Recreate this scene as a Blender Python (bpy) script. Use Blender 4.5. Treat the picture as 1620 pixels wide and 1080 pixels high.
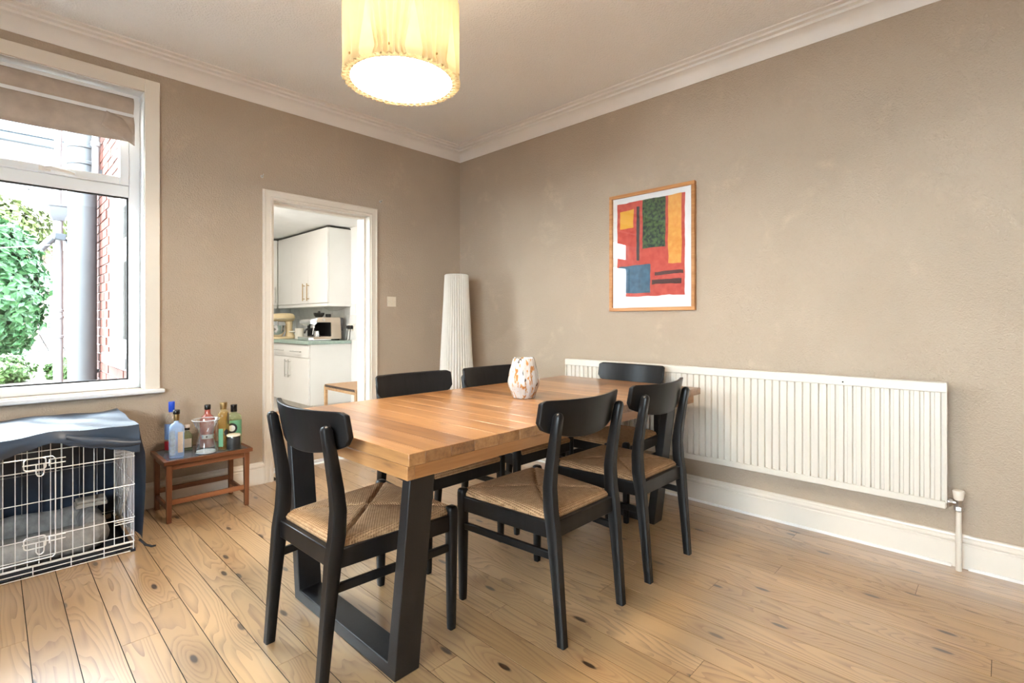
import bpy, bmesh, math, random
from mathutils import Vector, Matrix
R = math.radians
rnd = random.Random(7)
S = bpy.context.scene
for o in list(bpy.data.objects):
    bpy.data.objects.remove(o, do_unlink=True)
COL = S.collection

# ------------------------------------------------------------------ camera
CAM_H = 1.143
YAW = 44.19            # view direction, degrees from the +X axis
cd = bpy.data.cameras.new('camera')
cd.sensor_width = 36.0
cd.lens = 801.0 / 1620.0 * 36.0
cd.shift_y = -(540.0 - 509.0) / 1620.0
cd.clip_start = 0.02
cam = bpy.data.objects.new('camera', cd)
cam.location = (0, 0, CAM_H)
cam.rotation_euler = (R(90), 0, R(YAW - 90))
COL.objects.link(cam)
S.camera = cam

# ------------------------------------------------------------------ world, exposure
SKY_STRENGTH = 12.0
w = bpy.data.worlds.new('overcast_sky')
S.world = w
w.use_nodes = True
bg = w.node_tree.nodes['Background']
bg.inputs[0].default_value = (0.80, 0.91, 1.0, 1)
bg.inputs[1].default_value = SKY_STRENGTH
S.view_settings.view_transform = 'Standard'
S.view_settings.look = 'None'
S.view_settings.gamma = 1.0
S.view_settings.use_curve_mapping = False
S.view_settings.exposure = 1.85
LAMP_DISC, LAMP_BULB, KITCHEN_FILL = 34.0, 2.9, 58.0

# ------------------------------------------------------------------ main measures (metres)
XW, YW = 3.161, 3.772          # right wall, back wall
XL, YF = -1.75, -1.6           # wall beyond the window, wall behind the camera
WT = 0.19                      # thickness of the back wall
ZC = 2.79                      # ceiling
WX0, WX1, WZ0, WZ1 = -0.175, 0.652, 0.735, 2.545   # window opening
DX0, DX1, DZ = 1.414, 2.180, 2.015                # kitchen door opening
KX0, KX1, KY1, KZ = 0.86, XW, 7.72, 2.325         # kitchen
EXT = 0.66                     # outer brick face of the kitchen

# ------------------------------------------------------------------ mesh helpers
class MB:
    def __init__(s): s.v = []; s.f = []
    def add(s, vs, fs):
        o = len(s.v); s.v += [tuple(v) for v in vs]; s.f += [tuple(i + o for i in f) for f in fs]; return s
    def box(s, x0, x1, y0, y1, z0, z1):
        return s.add([(x0,y0,z0),(x1,y0,z0),(x1,y1,z0),(x0,y1,z0),(x0,y0,z1),(x1,y0,z1),(x1,y1,z1),(x0,y1,z1)],
                     [(3,2,1,0),(4,5,6,7),(0,1,5,4),(1,2,6,5),(2,3,7,6),(3,0,4,7)])
    def loft(s, rings, cap=True, closed=True):
        n = len(rings[0]); vs = [p for r in rings for p in r]; fs = []
        m = n if closed else n - 1
        for i in range(len(rings) - 1):
            for j in range(m):
                k = (j + 1) % n
                fs.append((i*n+j, i*n+k, (i+1)*n+k, (i+1)*n+j))
        if cap:
            fs.append(tuple(range(n - 1, -1, -1))); fs.append(tuple((len(rings)-1)*n + j for j in range(n)))
        return s.add(vs, fs)
    def lathe(s, prof, c=(0,0,0), n=24, cap=True):
        rings = [[(c[0]+r*math.cos(2*math.pi*j/n), c[1]+r*math.sin(2*math.pi*j/n), c[2]+z) for j in range(n)] for r, z in prof]
        return s.loft(rings, cap)
    def tube(s, path, r, n=8, cap=True):
        path = [Vector(p) for p in path]; rings = []
        rs = r if isinstance(r, (list, tuple)) else [r]*len(path)
        ref = None
        for i, p in enumerate(path):
            d = (path[min(i+1, len(path)-1)] - path[max(i-1, 0)]).normalized()
            if ref is None:
                ref = Vector((0,0,1)) if abs(d.z) < .9 else Vector((1,0,0))
            a = d.cross(ref).normalized(); b = a.cross(d).normalized(); ref = b
            rings.append([tuple(p + a*rs[i]*math.cos(2*math.pi*j/n) + b*rs[i]*math.sin(2*math.pi*j/n)) for j in range(n)])
        return s.loft([list(reversed(q)) for q in rings], cap)
    def prism(s, poly, z0, z1, tf=lambda x, y, z: (x, y, z)):
        return s.loft([[tf(x, y, z0) for x, y in poly], [tf(x, y, z1) for x, y in poly]])
    def grid(s, nu, nv, fn):
        vs = [fn(i/nu, j/nv) for i in range(nu+1) for j in range(nv+1)]
        return s.add(vs, [(i*(nv+1)+j, (i+1)*(nv+1)+j, (i+1)*(nv+1)+j+1, i*(nv+1)+j+1) for i in range(nu) for j in range(nv)])
    def mesh(s, name, smooth=False):
        me = bpy.data.meshes.new(name); me.from_pydata(s.v, [], s.f)
        bm = bmesh.new(); bm.from_mesh(me); bmesh.ops.recalc_face_normals(bm, faces=bm.faces); bm.to_mesh(me); bm.free()
        if smooth:
            for p in me.polygons: p.use_smooth = True
        me.update(); return me
    def build(s, name, mt, parent=None, smooth=False, bevel=0, seg=2, loc=None, angle=35, auto=None, solid=0, sub=0):
        me = s.mesh(name, smooth or bevel > 0)
        me.materials.append(mt)
        o = bpy.data.objects.new(name, me); COL.objects.link(o)
        if parent: o.parent = parent
        if loc: o.location = loc
        if sub:
            m = o.modifiers.new('s', 'SUBSURF'); m.levels = m.render_levels = sub
        if solid:
            m = o.modifiers.new('t', 'SOLIDIFY'); m.thickness = solid; m.offset = 0
        if bevel:
            m = o.modifiers.new('b', 'BEVEL'); m.width = bevel; m.segments = seg; m.limit_method = 'ANGLE'; m.angle_limit = R(angle)
            m.harden_normals = False
            me.set_sharp_from_angle(angle=R(40)) if hasattr(me, 'set_sharp_from_angle') else None
        elif smooth:
            me.set_sharp_from_angle(angle=R(auto or 50)) if hasattr(me, 'set_sharp_from_angle') else None
        return o

def tag(o, label=None, cat=None, group=None, kind=None):
    if label: o['label'] = label
    if cat: o['category'] = cat
    if group: o['group'] = group
    if kind: o['kind'] = kind
    return o
def thing(name, label, cat, loc=(0,0,0), rz=0, group=None):
    o = bpy.data.objects.new(name, None); COL.objects.link(o)
    o.empty_display_size = .1; o.location = loc; o.rotation_euler = (0, 0, R(rz))
    return tag(o, label, cat, group)
def copy_tree(o, parent=None):
    c = o.copy(); COL.objects.link(c)
    if parent: c.parent = parent
    for ch in list(o.children): copy_tree(ch, c)
    return c
def struct(name, mb, mt, label=None, parent=None, **k):
    o = mb.build(name, mt, parent, **k); o['kind'] = 'structure'
    if label: o['label'] = label
    return o
def link_copy(src, parent, loc=None, rot=None, scale=None):
    c = src.copy(); COL.objects.link(c); c.parent = parent
    if loc: c.location = loc
    if rot: c.rotation_euler = rot
    if scale: c.scale = scale
    return c

# ------------------------------------------------------------------ material helpers
class NT:
    def __init__(s, name):
        m = bpy.data.materials.new(name); m.use_nodes = True; s.m = m; s.t = m.node_tree; s.b = s.t.nodes['Principled BSDF']
        s.out = s.t.nodes['Material Output']
    def n(s, typ, **k):
        nd = s.t.nodes.new(typ)
        for a, b in k.items():
            if a.startswith('i_'):
                key = a[2:]; key = int(key) if key.isdigit() else key.replace('_', ' ')
                nd.inputs[key].default_value = b
            else: setattr(nd, a, b)
        return nd
    def l(s, a, b): s.t.links.new(a, b)
    def coords(s, kind='Object', scale=(1,1,1), rot=(0,0,0), loc=(0,0,0)):
        tc = s.n('ShaderNodeTexCoord'); mp = s.n('ShaderNodeMapping')
        mp.inputs['Scale'].default_value = scale; mp.inputs['Rotation'].default_value = rot; mp.inputs['Location'].default_value = loc
        s.l(tc.outputs[kind], mp.inputs['Vector']); return mp.outputs[0]
    def world_pos(s, scale=(1,1,1)):
        g = s.n('ShaderNodeNewGeometry'); mp = s.n('ShaderNodeMapping'); mp.inputs['Scale'].default_value = scale
        s.l(g.outputs['Position'], mp.inputs['Vector']); return mp.outputs[0]
    def noise(s, vec, scale, detail=2, rough=.5, dist=0):
        nd = s.n('ShaderNodeTexNoise', i_Scale=scale, i_Detail=detail, i_Roughness=rough, i_Distortion=dist)
        s.l(vec, nd.inputs['Vector']); return nd.outputs['Fac']
    def ramp(s, fac, stops, interp='LINEAR'):
        r = s.n('ShaderNodeValToRGB'); e = r.color_ramp.elements; r.color_ramp.interpolation = interp
        e[0].position, e[0].color = stops[0][0], tuple(stops[0][1]) + (1,)
        e[1].position, e[1].color = stops[-1][0], tuple(stops[-1][1]) + (1,)
        for p, c in stops[1:-1]:
            x = e.new(p); x.color = tuple(c) + (1,)
        s.l(fac, r.inputs[0]); return r.outputs[0]
    def fr(s, fac, a, b, lo=0., hi=1.):
        r = s.n('ShaderNodeMapRange'); r.inputs[1].default_value = a; r.inputs[2].default_value = b
        r.inputs[3].default_value = lo; r.inputs[4].default_value = hi; s.l(fac, r.inputs[0]); return r.outputs[0]
    def math(s, op, a, b=None):
        m = s.n('ShaderNodeMath', operation=op)
        for i, v in enumerate((a, b)):
            if v is None: continue
            if isinstance(v, (int, float)): m.inputs[i].default_value = v
            else: s.l(v, m.inputs[i])
        return m.outputs[0]
    def mix(s, fac, a, b, mode='MIX'):
        m = s.n('ShaderNodeMix', data_type='RGBA', blend_type=mode)
        for i, v in ((0, fac), (6, a), (7, b)):
            if isinstance(v, (int, float)): m.inputs[i].default_value = v
            elif isinstance(v, tuple): m.inputs[i].default_value = v + (1,) if len(v) == 3 else v
            else: s.l(v, m.inputs[i])
        return m.outputs[2]
    def bump(s, h, strength=.3, dist=.002):
        b = s.n('ShaderNodeBump', i_Strength=strength, i_Distance=dist); s.l(h, b.inputs['Height']); s.l(b.outputs[0], s.b.inputs['Normal']); return b
    def set(s, **k):
        for a, v in k.items():
            inp = s.b.inputs[a.replace('_', ' ')]
            if hasattr(v, 'is_linked') or hasattr(v, 'links'): s.l(v, inp)
            else: inp.default_value = v + (1,) if isinstance(v, tuple) and len(v) == 3 else v
        return s

def plain(name, col, rough=.5, metal=0., spec=.5, var=.06, scale=8., bump=0., bscale=200., coat=0., emis=None):
    m = NT(name); v = m.coords('Object')
    f = m.noise(v, scale, 3)
    c1 = tuple(max(0, c*(1-var)) for c in col); c2 = tuple(min(1, c*(1+var)) for c in col)
    m.set(Base_Color=m.ramp(f, [(.3, c1), (.7, c2)]), Roughness=rough, Metallic=metal, Specular_IOR_Level=spec, Coat_Weight=coat)
    if bump: m.bump(m.noise(v, bscale, 2), bump, .002)
    if emis:
        m.set(Emission_Color=emis[0], Emission_Strength=emis[1])
    return m.m

def thin_glass(name, tint=(1,1,1), refl=1.0, rough=.0, ior=1.45, body=0., bcol=(.8,.8,.8)):
    m = NT(name); t = m.t
    tr = m.n('ShaderNodeBsdfTransparent'); tr.inputs[0].default_value = tint + (1,)
    gl = m.n('ShaderNodeBsdfGlossy'); gl.inputs['Roughness'].default_value = rough
    fz = m.n('ShaderNodeFresnel'); gg_ = m.n('ShaderNodeNewGeometry'); m.l(m.fr(gg_.outputs['Backfacing'], 0, 1, ior, 1/ior), fz.inputs[0])
    mx = m.n('ShaderNodeMixShader')
    f = m.math('MULTIPLY', fz.outputs[0], refl)
    m.l(f, mx.inputs[0]); m.l(tr.outputs[0], mx.inputs[1]); m.l(gl.outputs[0], mx.inputs[2]); fin = mx.outputs[0]
    if body:
        df = m.n('ShaderNodeBsdfDiffuse'); df.inputs[0].default_value = bcol + (1,); ts = m.n('ShaderNodeBsdfTranslucent'); ts.inputs[0].default_value = bcol + (1,)
        m1 = m.n('ShaderNodeMixShader'); m1.inputs[0].default_value = .5; m.l(df.outputs[0], m1.inputs[1]); m.l(ts.outputs[0], m1.inputs[2])
        m2 = m.n('ShaderNodeMixShader'); m2.inputs[0].default_value = body; m.l(fin, m2.inputs[1]); m.l(m1.outputs[0], m2.inputs[2]); fin = m2.outputs[0]
    m.l(fin, m.out.inputs[0])
    return m.m

# ------------------------------------------------------------------ materials
def mk_wall():
    m = NT('taupe_wall_paint'); v = m.world_pos()
    big = m.noise(v, .9, 3, .55); mid = m.noise(v, 3.2, 4, .6, .6); fine = m.noise(v, 120, 2, .6)
    base = m.ramp(big, [(.3, (.425, .340, .258)), (.7, (.485, .393, .302))])
    patch = m.fr(mid, .56, .68)
    patch2 = m.math('MULTIPLY', patch, m.fr(m.noise(v, 22, 3, .7), .35, .75))
    c = m.mix(m.math('MULTIPLY', patch2, .65), base, (.56, .445, .335))
    m.set(Base_Color=c, Roughness=.72, Specular_IOR_Level=.25); m.bump(fine, .8, .006); return m.m
def mk_ceiling():
    m = NT('woodchip_ceiling_paint'); v = m.world_pos()
    f = m.noise(v, 85, 2, .6)
    m.set(Base_Color=m.ramp(m.noise(v, 1.2, 2), [(.3, (.85, .85, .85)), (.7, (.89, .89, .89))]), Roughness=.8, Specular_IOR_Level=.2)
    m.bump(f, .8, .008); return m.m
def mk_pine():
    m = NT('stripped_pine_boards')
    oi = m.n('ShaderNodeObjectInfo'); g = m.n('ShaderNodeNewGeometry')
    off = m.n('ShaderNodeVectorMath', operation='MULTIPLY_ADD')
    cmb = m.n('ShaderNodeCombineXYZ')
    for i in range(3): m.l(oi.outputs['Random'], cmb.inputs[i])
    m.l(cmb.outputs[0], off.inputs[0]); off.inputs[1].default_value = (37.1, 61.7, 23.3); m.l(g.outputs['Position'], off.inputs[2])
    P = off.outputs[0]
    def mp(sc):
        q = m.n('ShaderNodeMapping'); q.inputs['Scale'].default_value = sc; m.l(P, q.inputs['Vector']); return q.outputs[0]
    kv = m.n('ShaderNodeTexVoronoi', voronoi_dimensions='2D', i_Scale=1.0, i_Randomness=1.0); m.l(mp((6.5, 2.1, .01)), kv.inputs['Vector'])
    kd = kv.outputs['Distance']
    keep = m.n('ShaderNodeSeparateColor'); m.l(kv.outputs['Color'], keep.inputs[0])
    on = m.fr(keep.outputs[0], .52, .54)
    knot = m.math('MULTIPLY', m.fr(kd, .075, .045), on)
    halo = m.math('MULTIPLY', m.fr(kd, .42, .04), on)
    warp = m.noise(mp((7, .75, 1)), 1.0, 2, .5)
    ringsrc = m.math('ADD', m.math('MULTIPLY', warp, 17.0), m.math('MULTIPLY', halo, 3.2))
    sep = m.n('ShaderNodeSeparateXYZ'); m.l(P, sep.inputs[0])
    ringsrc = m.math('ADD', ringsrc, m.math('MULTIPLY', sep.outputs[0], 38.0))
    ring = m.math('FRACT', ringsrc)
    line = m.fr(ring, .45, 1.0)
    line = m.math('MULTIPLY', line, m.fr(m.noise(mp((60, 2, 1)), 1, 2), .3, .65, .25, 1.))
    tone = m.noise(mp((.6, .35, 1)), 1.0, 2)
    base = m.ramp(tone, [(.3, (.42, .258, .118)), (.7, (.55, .365, .192))])
    rv = m.ramp(oi.outputs['Random'], [(0, (.86, .84, .80)), (1, (1.08, 1.06, 1.05))])
    base = m.mix(1.0, base, rv, 'MULTIPLY')
    c = m.mix(m.math('MULTIPLY', line, .85), base, (.21, .098, .040))
    c = m.mix(m.math('MULTIPLY', halo, .34), c, (.26, .115, .04))
    c = m.mix(m.math('MULTIPLY', knot, .95), c, (.030, .014, .008))
    m.set(Base_Color=c, Roughness=m.fr(line, 0, 1, .30, .42), Specular_IOR_Level=.5, Coat_Weight=1.0, Coat_Roughness=.29, Coat_IOR=1.78)
    m.bump(line, .12, .001); return m.m
def mk_wood(name, cols, dirn, freq=30, rough=.35, dark=(.12,.05,.02), knots=True, kind='Object', coat=0.):
    # dirn: 0,1,2 axis of the grain
    m = NT(name); oi = m.n('ShaderNodeObjectInfo')
    tc = m.n('ShaderNodeTexCoord'); off = m.n('ShaderNodeVectorMath', operation='MULTIPLY_ADD'); cmb = m.n('ShaderNodeCombineXYZ')
    for i in range(3): m.l(oi.outputs['Random'], cmb.inputs[i])
    m.l(cmb.outputs[0], off.inputs[0]); off.inputs[1].default_value = (31.7, 17.9, 43.1); m.l(tc.outputs[kind], off.inputs[2])
    def mp(a, b):
        sc = [a, a, a]; sc[dirn] = b
        q = m.n('ShaderNodeMapping'); q.inputs['Scale'].default_value = sc; m.l(off.outputs[0], q.inputs['Vector']); return q.outputs[0]
    g1 = m.noise(mp(freq, freq*.05), 1, 4, .6); g2 = m.noise(mp(freq*4, freq*.12), 1, 3, .6)
    f = m.math('ADD', m.math('MULTIPLY', g1, .7), m.math('MULTIPLY', g2, .3))
    rv = m.ramp(oi.outputs['Random'], [(0, (.62, .56, .50)), (.4, (.92, .90, .88)), (1, (1.15, 1.15, 1.15))])
    c = m.mix(1.0, m.ramp(f, [(.32, cols[0]), (.5, cols[1]), (.68, cols[2])]), rv, 'MULTIPLY')
    if knots:
        k = m.fr(m.noise(mp(16, 3.0), 1, 3, .6), .62, .74); c = m.mix(m.math('MULTIPLY', k, .75), c, dark)
    m.set(Base_Color=c, Roughness=rough, Coat_Weight=coat, Coat_Roughness=.2); m.bump(g2, .08, .001); return m.m
def mk_cord():
    m = NT('woven_paper_cord'); tc = m.n('ShaderNodeTexCoord'); sp = m.n('ShaderNodeSeparateXYZ'); m.l(tc.outputs['Object'], sp.inputs[0])
    x = sp.outputs[0]; y = m.math('SUBTRACT', sp.outputs[1], .275)
    ax = m.math('ABSOLUTE', x); ay = m.math('ABSOLUTE', m.math('MULTIPLY', y, .95))
    sel = m.math('GREATER_THAN', ax, ay)            # side fields: cords run along x
    along = m.mix(sel, x, y); across = m.mix(sel, y, x)
    s1 = m.math('SINE', m.math('MULTIPLY', across, 950.))
    s2 = m.math('SINE', m.math('ADD', m.math('MULTIPLY', along, 620.), m.math('MULTIPLY', across, 475.)))
    h = m.math('ADD', s1, m.math('MULTIPLY', s2, .5))
    v = m.coords('Object'); nz = m.noise(v, 60, 3)
    base = m.ramp(nz, [(.3, (.36, .205, .100)), (.7, (.50, .310, .165))])
    c = m.mix(m.fr(h, -.2, -1.4), base, (.20, .105, .045))
    m.set(Base_Color=c, Roughness=.75, Specular_IOR_Level=.3); m.bump(h, .6, .0015); return m.m
def mk_black():
    m = NT('black_stained_wood'); v = m.coords('Object', (40, 40, 4)); f = m.noise(v, 1, 3)
    m.set(Base_Color=m.ramp(f, [(.3, (.005, .005, .0055)), (.7, (.010, .010, .011))]), Roughness=.36, Specular_IOR_Level=.28); m.bump(f, .1, .001); return m.m
def mk_brick(name, a, b, mort=False):
    m = NT(name); oi = m.n('ShaderNodeObjectInfo'); v = m.world_pos()
    f = m.noise(v, 26, 4, .65)
    c = m.ramp(f, [(.3, a), (.7, b)])
    if not mort: c = m.mix(1.0, c, m.ramp(oi.outputs['Random'], [(0, (.6, .55, .55)), (1, (1.25, 1.2, 1.15))]), 'MULTIPLY')
    m.set(Base_Color=c, Roughness=.9); m.bump(f, .5, .004); return m.m
def mk_leaf(name, a, b):
    m = NT(name); v = m.coords('Object'); f = m.noise(v, 11, 3, .6); f2 = m.noise(v, 70, 2)
    c = m.ramp(m.math('ADD', m.math('MULTIPLY', f, .5), m.math('MULTIPLY', f2, .5)), [(.36, a), (.64, b)])
    m.set(Base_Color=c, Roughness=.5, Specular_IOR_Level=.3); return m.m

M = {}
M['wall'] = mk_wall(); M['ceiling'] = mk_ceiling(); M['pine'] = mk_pine()
M['gloss_white'] = plain('cream_gloss_paint', (.76, .69, .60), .32, var=.03, scale=3, bump=.05, bscale=30)
M['cornice'] = plain('cornice_paint', (.84, .81, .78), .6, var=.03, scale=3)
M['upvc'] = plain('white_upvc', (.80, .80, .80), .28, var=.01)
M['dark'] = plain('dark_gap', (.02, .018, .015), .9)
M['black'] = mk_black()
M['steel'] = plain('black_powder_coated_steel', (.008, .0085, .010), .45, var=.1, scale=14, bump=.15, bscale=260)
M['cord'] = mk_cord()
M['oak'] = mk_wood('oiled_oak_staves', [(.20, .085, .028), (.37, .180, .066), (.49, .262, .106)], 1, 26, .33, coat=.6)
M['oak_edge'] = mk_wood('oiled_oak_apron', [(.26, .108, .034), (.38, .175, .062), (.47, .235, .09)], 0, 22, .36, coat=.1)
M['teak'] = mk_wood('reddish_teak', [(.14, .045, .018), (.22, .078, .030), (.29, .115, .046)], 0, 34, .4, knots=False)
M['teak_z'] = mk_wood('reddish_teak_upright', [(.13, .042, .017), (.20, .070, .028), (.27, .105, .042)], 2, 34, .4, knots=False)
M['light_oak'] = mk_wood('light_oak', [(.40, .22, .10), (.52, .31, .15), (.60, .38, .20)], 0, 30, .45, knots=False)
M['rad'] = plain('radiator_enamel', (.70, .65, .57), .35, var=.015, scale=3)
M['pane'] = thin_glass('window_glass', (.97, .985, .98), 1.0)
M['blind'] = plain('beige_blind_cloth', (.46, .375, .305), .9, var=.1, scale=14, bump=.25, bscale=300)
M['cover'] = plain('navy_nylon_cover', (.030, .045, .070), .38, var=.15, scale=10, bump=.2, bscale=40)
M['wire'] = plain('zinc_wire', (.80, .80, .80), .3, metal=.5)
M['tray'] = plain('black_plastic', (.012, .016, .024), .5)
M['plush'] = plain('grey_plush', (.30, .29, .28), .95, var=.2, scale=30, bump=.8, bscale=160)
M['chrome'] = plain('chrome', (.72, .72, .73), .15, metal=1.)
M['brushed'] = plain('brushed_steel', (.55, .54, .52), .32, metal=1.)
M['brass'] = plain('aged_brass', (.42, .28, .12), .35, metal=.9)
M['cabinet'] = plain('white_cabinet_lacquer', (.76, .745, .715), .35, var=.01)
M['worktop'] = plain('sage_green_worktop', (.30, .39, .34), .4, var=.12, scale=40)
M['tile'] = plain('white_glazed_tile', (.76, .76, .75), .15, var=.03)
M['grout'] = plain('grey_grout', (.42, .41, .40), .9)
M['kwall'] = plain('kitchen_white_paint', (.80, .79, .77), .7, var=.02)
M['kfloor'] = plain('pale_kitchen_vinyl', (.62, .60, .57), .45, var=.06)
M['cream'] = plain('cream_enamel', (.70, .56, .34), .25, var=.03)
M['white_cer'] = plain('white_ceramic', (.80, .76, .68), .3, var=.02)
M['blackp'] = plain('glossy_black_plastic', (.012, .012, .013), .25)
M['switch'] = plain('switch_plastic', (.74, .66, .54), .3, var=.01)
M['brick'] = mk_brick('red_brick', (.095, .026, .017), (.155, .050, .034))
M['mortar'] = mk_brick('lime_mortar', (.30, .28, .26), (.40, .375, .35), True)
M['stone'] = mk_brick('weathered_pale_brick', (.10, .065, .055), (.17, .12, .10))
M['leaf1'] = mk_leaf('laurel_leaf', (.008, .034, .013), (.042, .12, .036))
M['leaf2'] = mk_leaf('hedge_leaf', (.022, .058, .015), (.10, .17, .05))
M['leaf3'] = mk_leaf('ivy_leaf', (.036, .065, .018), (.15, .165, .062))
M['bark'] = plain('bark', (.06, .045, .03), .9, bump=.5, bscale=40)
M['soil'] = plain('garden_soil', (.16, .14, .11), .95, var=.3, scale=6)
M['grey_pipe'] = plain('pale_grey_painted_pipe', (.085, .092, .10), .5, var=.03)
M['white_pipe'] = plain('white_painted_pipe', (.19, .195, .20), .45, var=.02)
M['iron'] = plain('black_iron', (.02, .022, .026), .5)
M['render'] = plain('pale_render', (.16, .14, .13), .9, var=.06)
M['slate'] = plain('dark_fascia', (.035, .045, .055), .5)
M['candle_wax'] = plain('candle_wax', (.70, .64, .52), .6)

def lit(name, col, strength, base=(.8,.75,.65), rough=.7):
    m = NT(name); v = m.coords('Object'); f = m.noise(v, 9, 2)
    m.set(Base_Color=base, Roughness=rough, Emission_Color=m.ramp(f, [(.3, tuple(c*.96 for c in col)), (.7, col)]), Emission_Strength=strength)
    return m.m

# ================================================================== ROOM SHELL
# floor: dark sub-floor with every board its own piece
flo = struct('floor', MB().box(XL, XW+.0, YF, YW+WT, -.12, -.0012), M['dark'], 'stripped pine floorboards with knots, laid towards the kitchen wall')
bw, gap = .1135, .0030
x = .092 - bw*17
row = 0
cache = {}
while x < XW - .004:
    x0, x1 = max(x, XL) + gap/2, min(x + bw, XW) - gap/2
    if x1 - x0 > .015 and x1 > XL:
        y = YF; first = True
        cuts = []
        yy = YF + rnd.uniform(.6, 2.6)
        while yy < YW + WT - .5:
            cuts.append(yy); yy += rnd.uniform(1.7, 3.0)
        ends = [YF] + cuts + [YW + WT]
        for a, b in zip(ends[:-1], ends[1:]):
            yend = b
            wdt, ln = x1 - x0, yend - a - .0016
            if a < YW < yend and not (x0 > DX0 - .03 and x1 < DX1 + .03):
                ln = YW - a - .001
            if ln < .05: continue
            mb = MB().box(-wdt/2, wdt/2, 0, ln, -.022, 0)
            o = mb.build('plank', M['pine'], flo, loc=((x0+x1)/2, a, 0))
    x += bw; row += 1

struct('ceiling', MB().box(XL-.15, XW+.15, YF-.15, YW+WT, ZC, ZC+.12), M['ceiling'], 'off-white woodchip ceiling')
wr = struct('wall_right', MB().box(XW, XW+.15, YF-.15, KY1+.2, -.12, ZC+.12), M['wall'], 'taupe painted wall behind the radiator')
LY0, LY1, LZ0, LZ1 = -1.00, 1.50, 1.05, 2.05     # unseen window added in the side wall for more daylight
struct('wall_left', MB().box(XL-.15, XL, YF-.15, LY0, -.12, ZC+.12).box(XL-.15, XL, LY1, YW+WT, -.12, ZC+.12).box(XL-.15, XL, LY0, LY1, -.12, LZ0).box(XL-.15, XL, LY0, LY1, LZ1, ZC+.12), M['wall'], 'taupe side wall with an added unseen window')
w3 = bpy.data.objects.new('added_window', None); COL.objects.link(w3); w3['kind'] = 'structure'; w3['label'] = 'unseen white window added in the side wall for daylight'
mb = MB(); a, b = XL-.11, XL-.05; t = .06; ym = (LY0+LY1)/2
for (p, q) in ((LY0, LY0+t), (LY1-t, LY1), (ym-t/2, ym+t/2)): mb.box(a, b, p, q, LZ0, LZ1)
for (p, q) in ((LY0+t, ym-t/2), (ym+t/2, LY1-t)): mb.box(a, b, p, q, LZ0, LZ0+t).box(a, b, p, q, LZ1-t, LZ1)
mb.build('window_frame', M['upvc'], w3, bevel=.004)
for (p, q) in ((LY0+t, ym-t/2), (ym+t/2, LY1-t)): MB().box(a+.028, a+.032, p, q, LZ0+t, LZ1-t).build('pane', M['pane'], w3)
struct('wall_front', MB().box(XL-.15, XW+.15, YF-.15, YF, -.12, ZC+.12), M['wall'], 'taupe wall opposite the kitchen door')
wb = MB()
y0, y1 = YW, YW + WT
wb.box(XL-.15, WX0, y0, y1, -.12, ZC+.12)
wb.box(WX0, WX1, y0, y1, -.12, WZ0); wb.box(WX0, WX1, y0, y1, WZ1, ZC+.12)
wb.box(WX1, DX0-.03, y0, y1, -.12, ZC+.12)
wb.box(DX0-.03, DX1+.03, y0, y1, DZ+.03, ZC+.12)
wb.box(DX1+.03, XW, y0, y1, -.12, ZC+.12)
struct('wall_back', wb, M['wall'], 'patchy taupe wall with window and kitchen doorway')

# cornice: moulded profile (distance from wall, drop from ceiling)
prof = [(0,-.112),(.005,-.112),(.009,-.092),(.019,-.072),(.034,-.055),(.054,-.043),(.074,-.038),(.076,-.024),(.102,-.021),(.104,-.009),(.134,-.007),(.136,0),(0,0)]
def run_profile(mb, pts, prof, zb):
    # pts: polyline in plan, room on the left-hand side of travel; mitred
    n = len(pts); rings = []
    for i, p in enumerate(pts):
        p = Vector(p)
        def nrm(a, b):
            d = (Vector(b) - Vector(a)).normalized(); return Vector((-d.y, d.x))
        if i == 0: off = nrm(pts[0], pts[1])
        elif i == n-1: off = nrm(pts[-2], pts[-1])
        else:
            a, b = nrm(pts[i-1], pts[i]), nrm(pts[i], pts[i+1]); h = (a+b).normalized(); off = h / max(.2, h.dot(a))
        rings.append([(p.x + off.x*d, p.y + off.y*d, zb + z) for d, z in prof])
    mb.loft(rings); return mb
struct('trim_1', run_profile(MB(), [(XW, YF), (XW, YW), (XL, YW)], prof, ZC), M['cornice'], 'moulded white cornice along both walls', smooth=True, auto=28)
# skirting boards
sk = [(0,0),(.020,0),(.020,.108),(.017,.112),(.017,.117),(.023,.122),(.024,.130),(.020,.138),(.012,.143),(.010,.150),(.002,.154),(0,.154)]
struct('baseboard_right', run_profile(MB(), [(XW, YF), (XW, YW)], sk, 0), M['gloss_white'], 'cream moulded skirting board under the radiator', smooth=True, auto=28)
struct('baseboard_back', run_profile(MB(), [(DX0-.066, YW), (XL, YW)], sk, 0), M['gloss_white'], 'cream moulded skirting board under the window', smooth=True, auto=28)
struct('baseboard_corner', run_profile(MB(), [(XW-.021, YW), (DX1+.088, YW)], sk, 0), M['gloss_white'], 'short cream skirting board between door and corner', smooth=True, auto=28)
struct('trim_2', run_profile(MB(), [(XW-.020, YF), (XW-.020, .118)], [(0,0),(.013,0),(.012,.006),(.007,.011),(0,.012)], 0), M['cornice'], 'thin white bead at the skirting foot right of the radiator pipe')
struct('trim_3', run_profile(MB(), [(XW-.020, .178), (XW-.020, YW-.02)], [(0,0),(.013,0),(.012,.006),(.007,.011),(0,.012)], 0), M['cornice'], 'thin white bead at the skirting foot behind the table')

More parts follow.
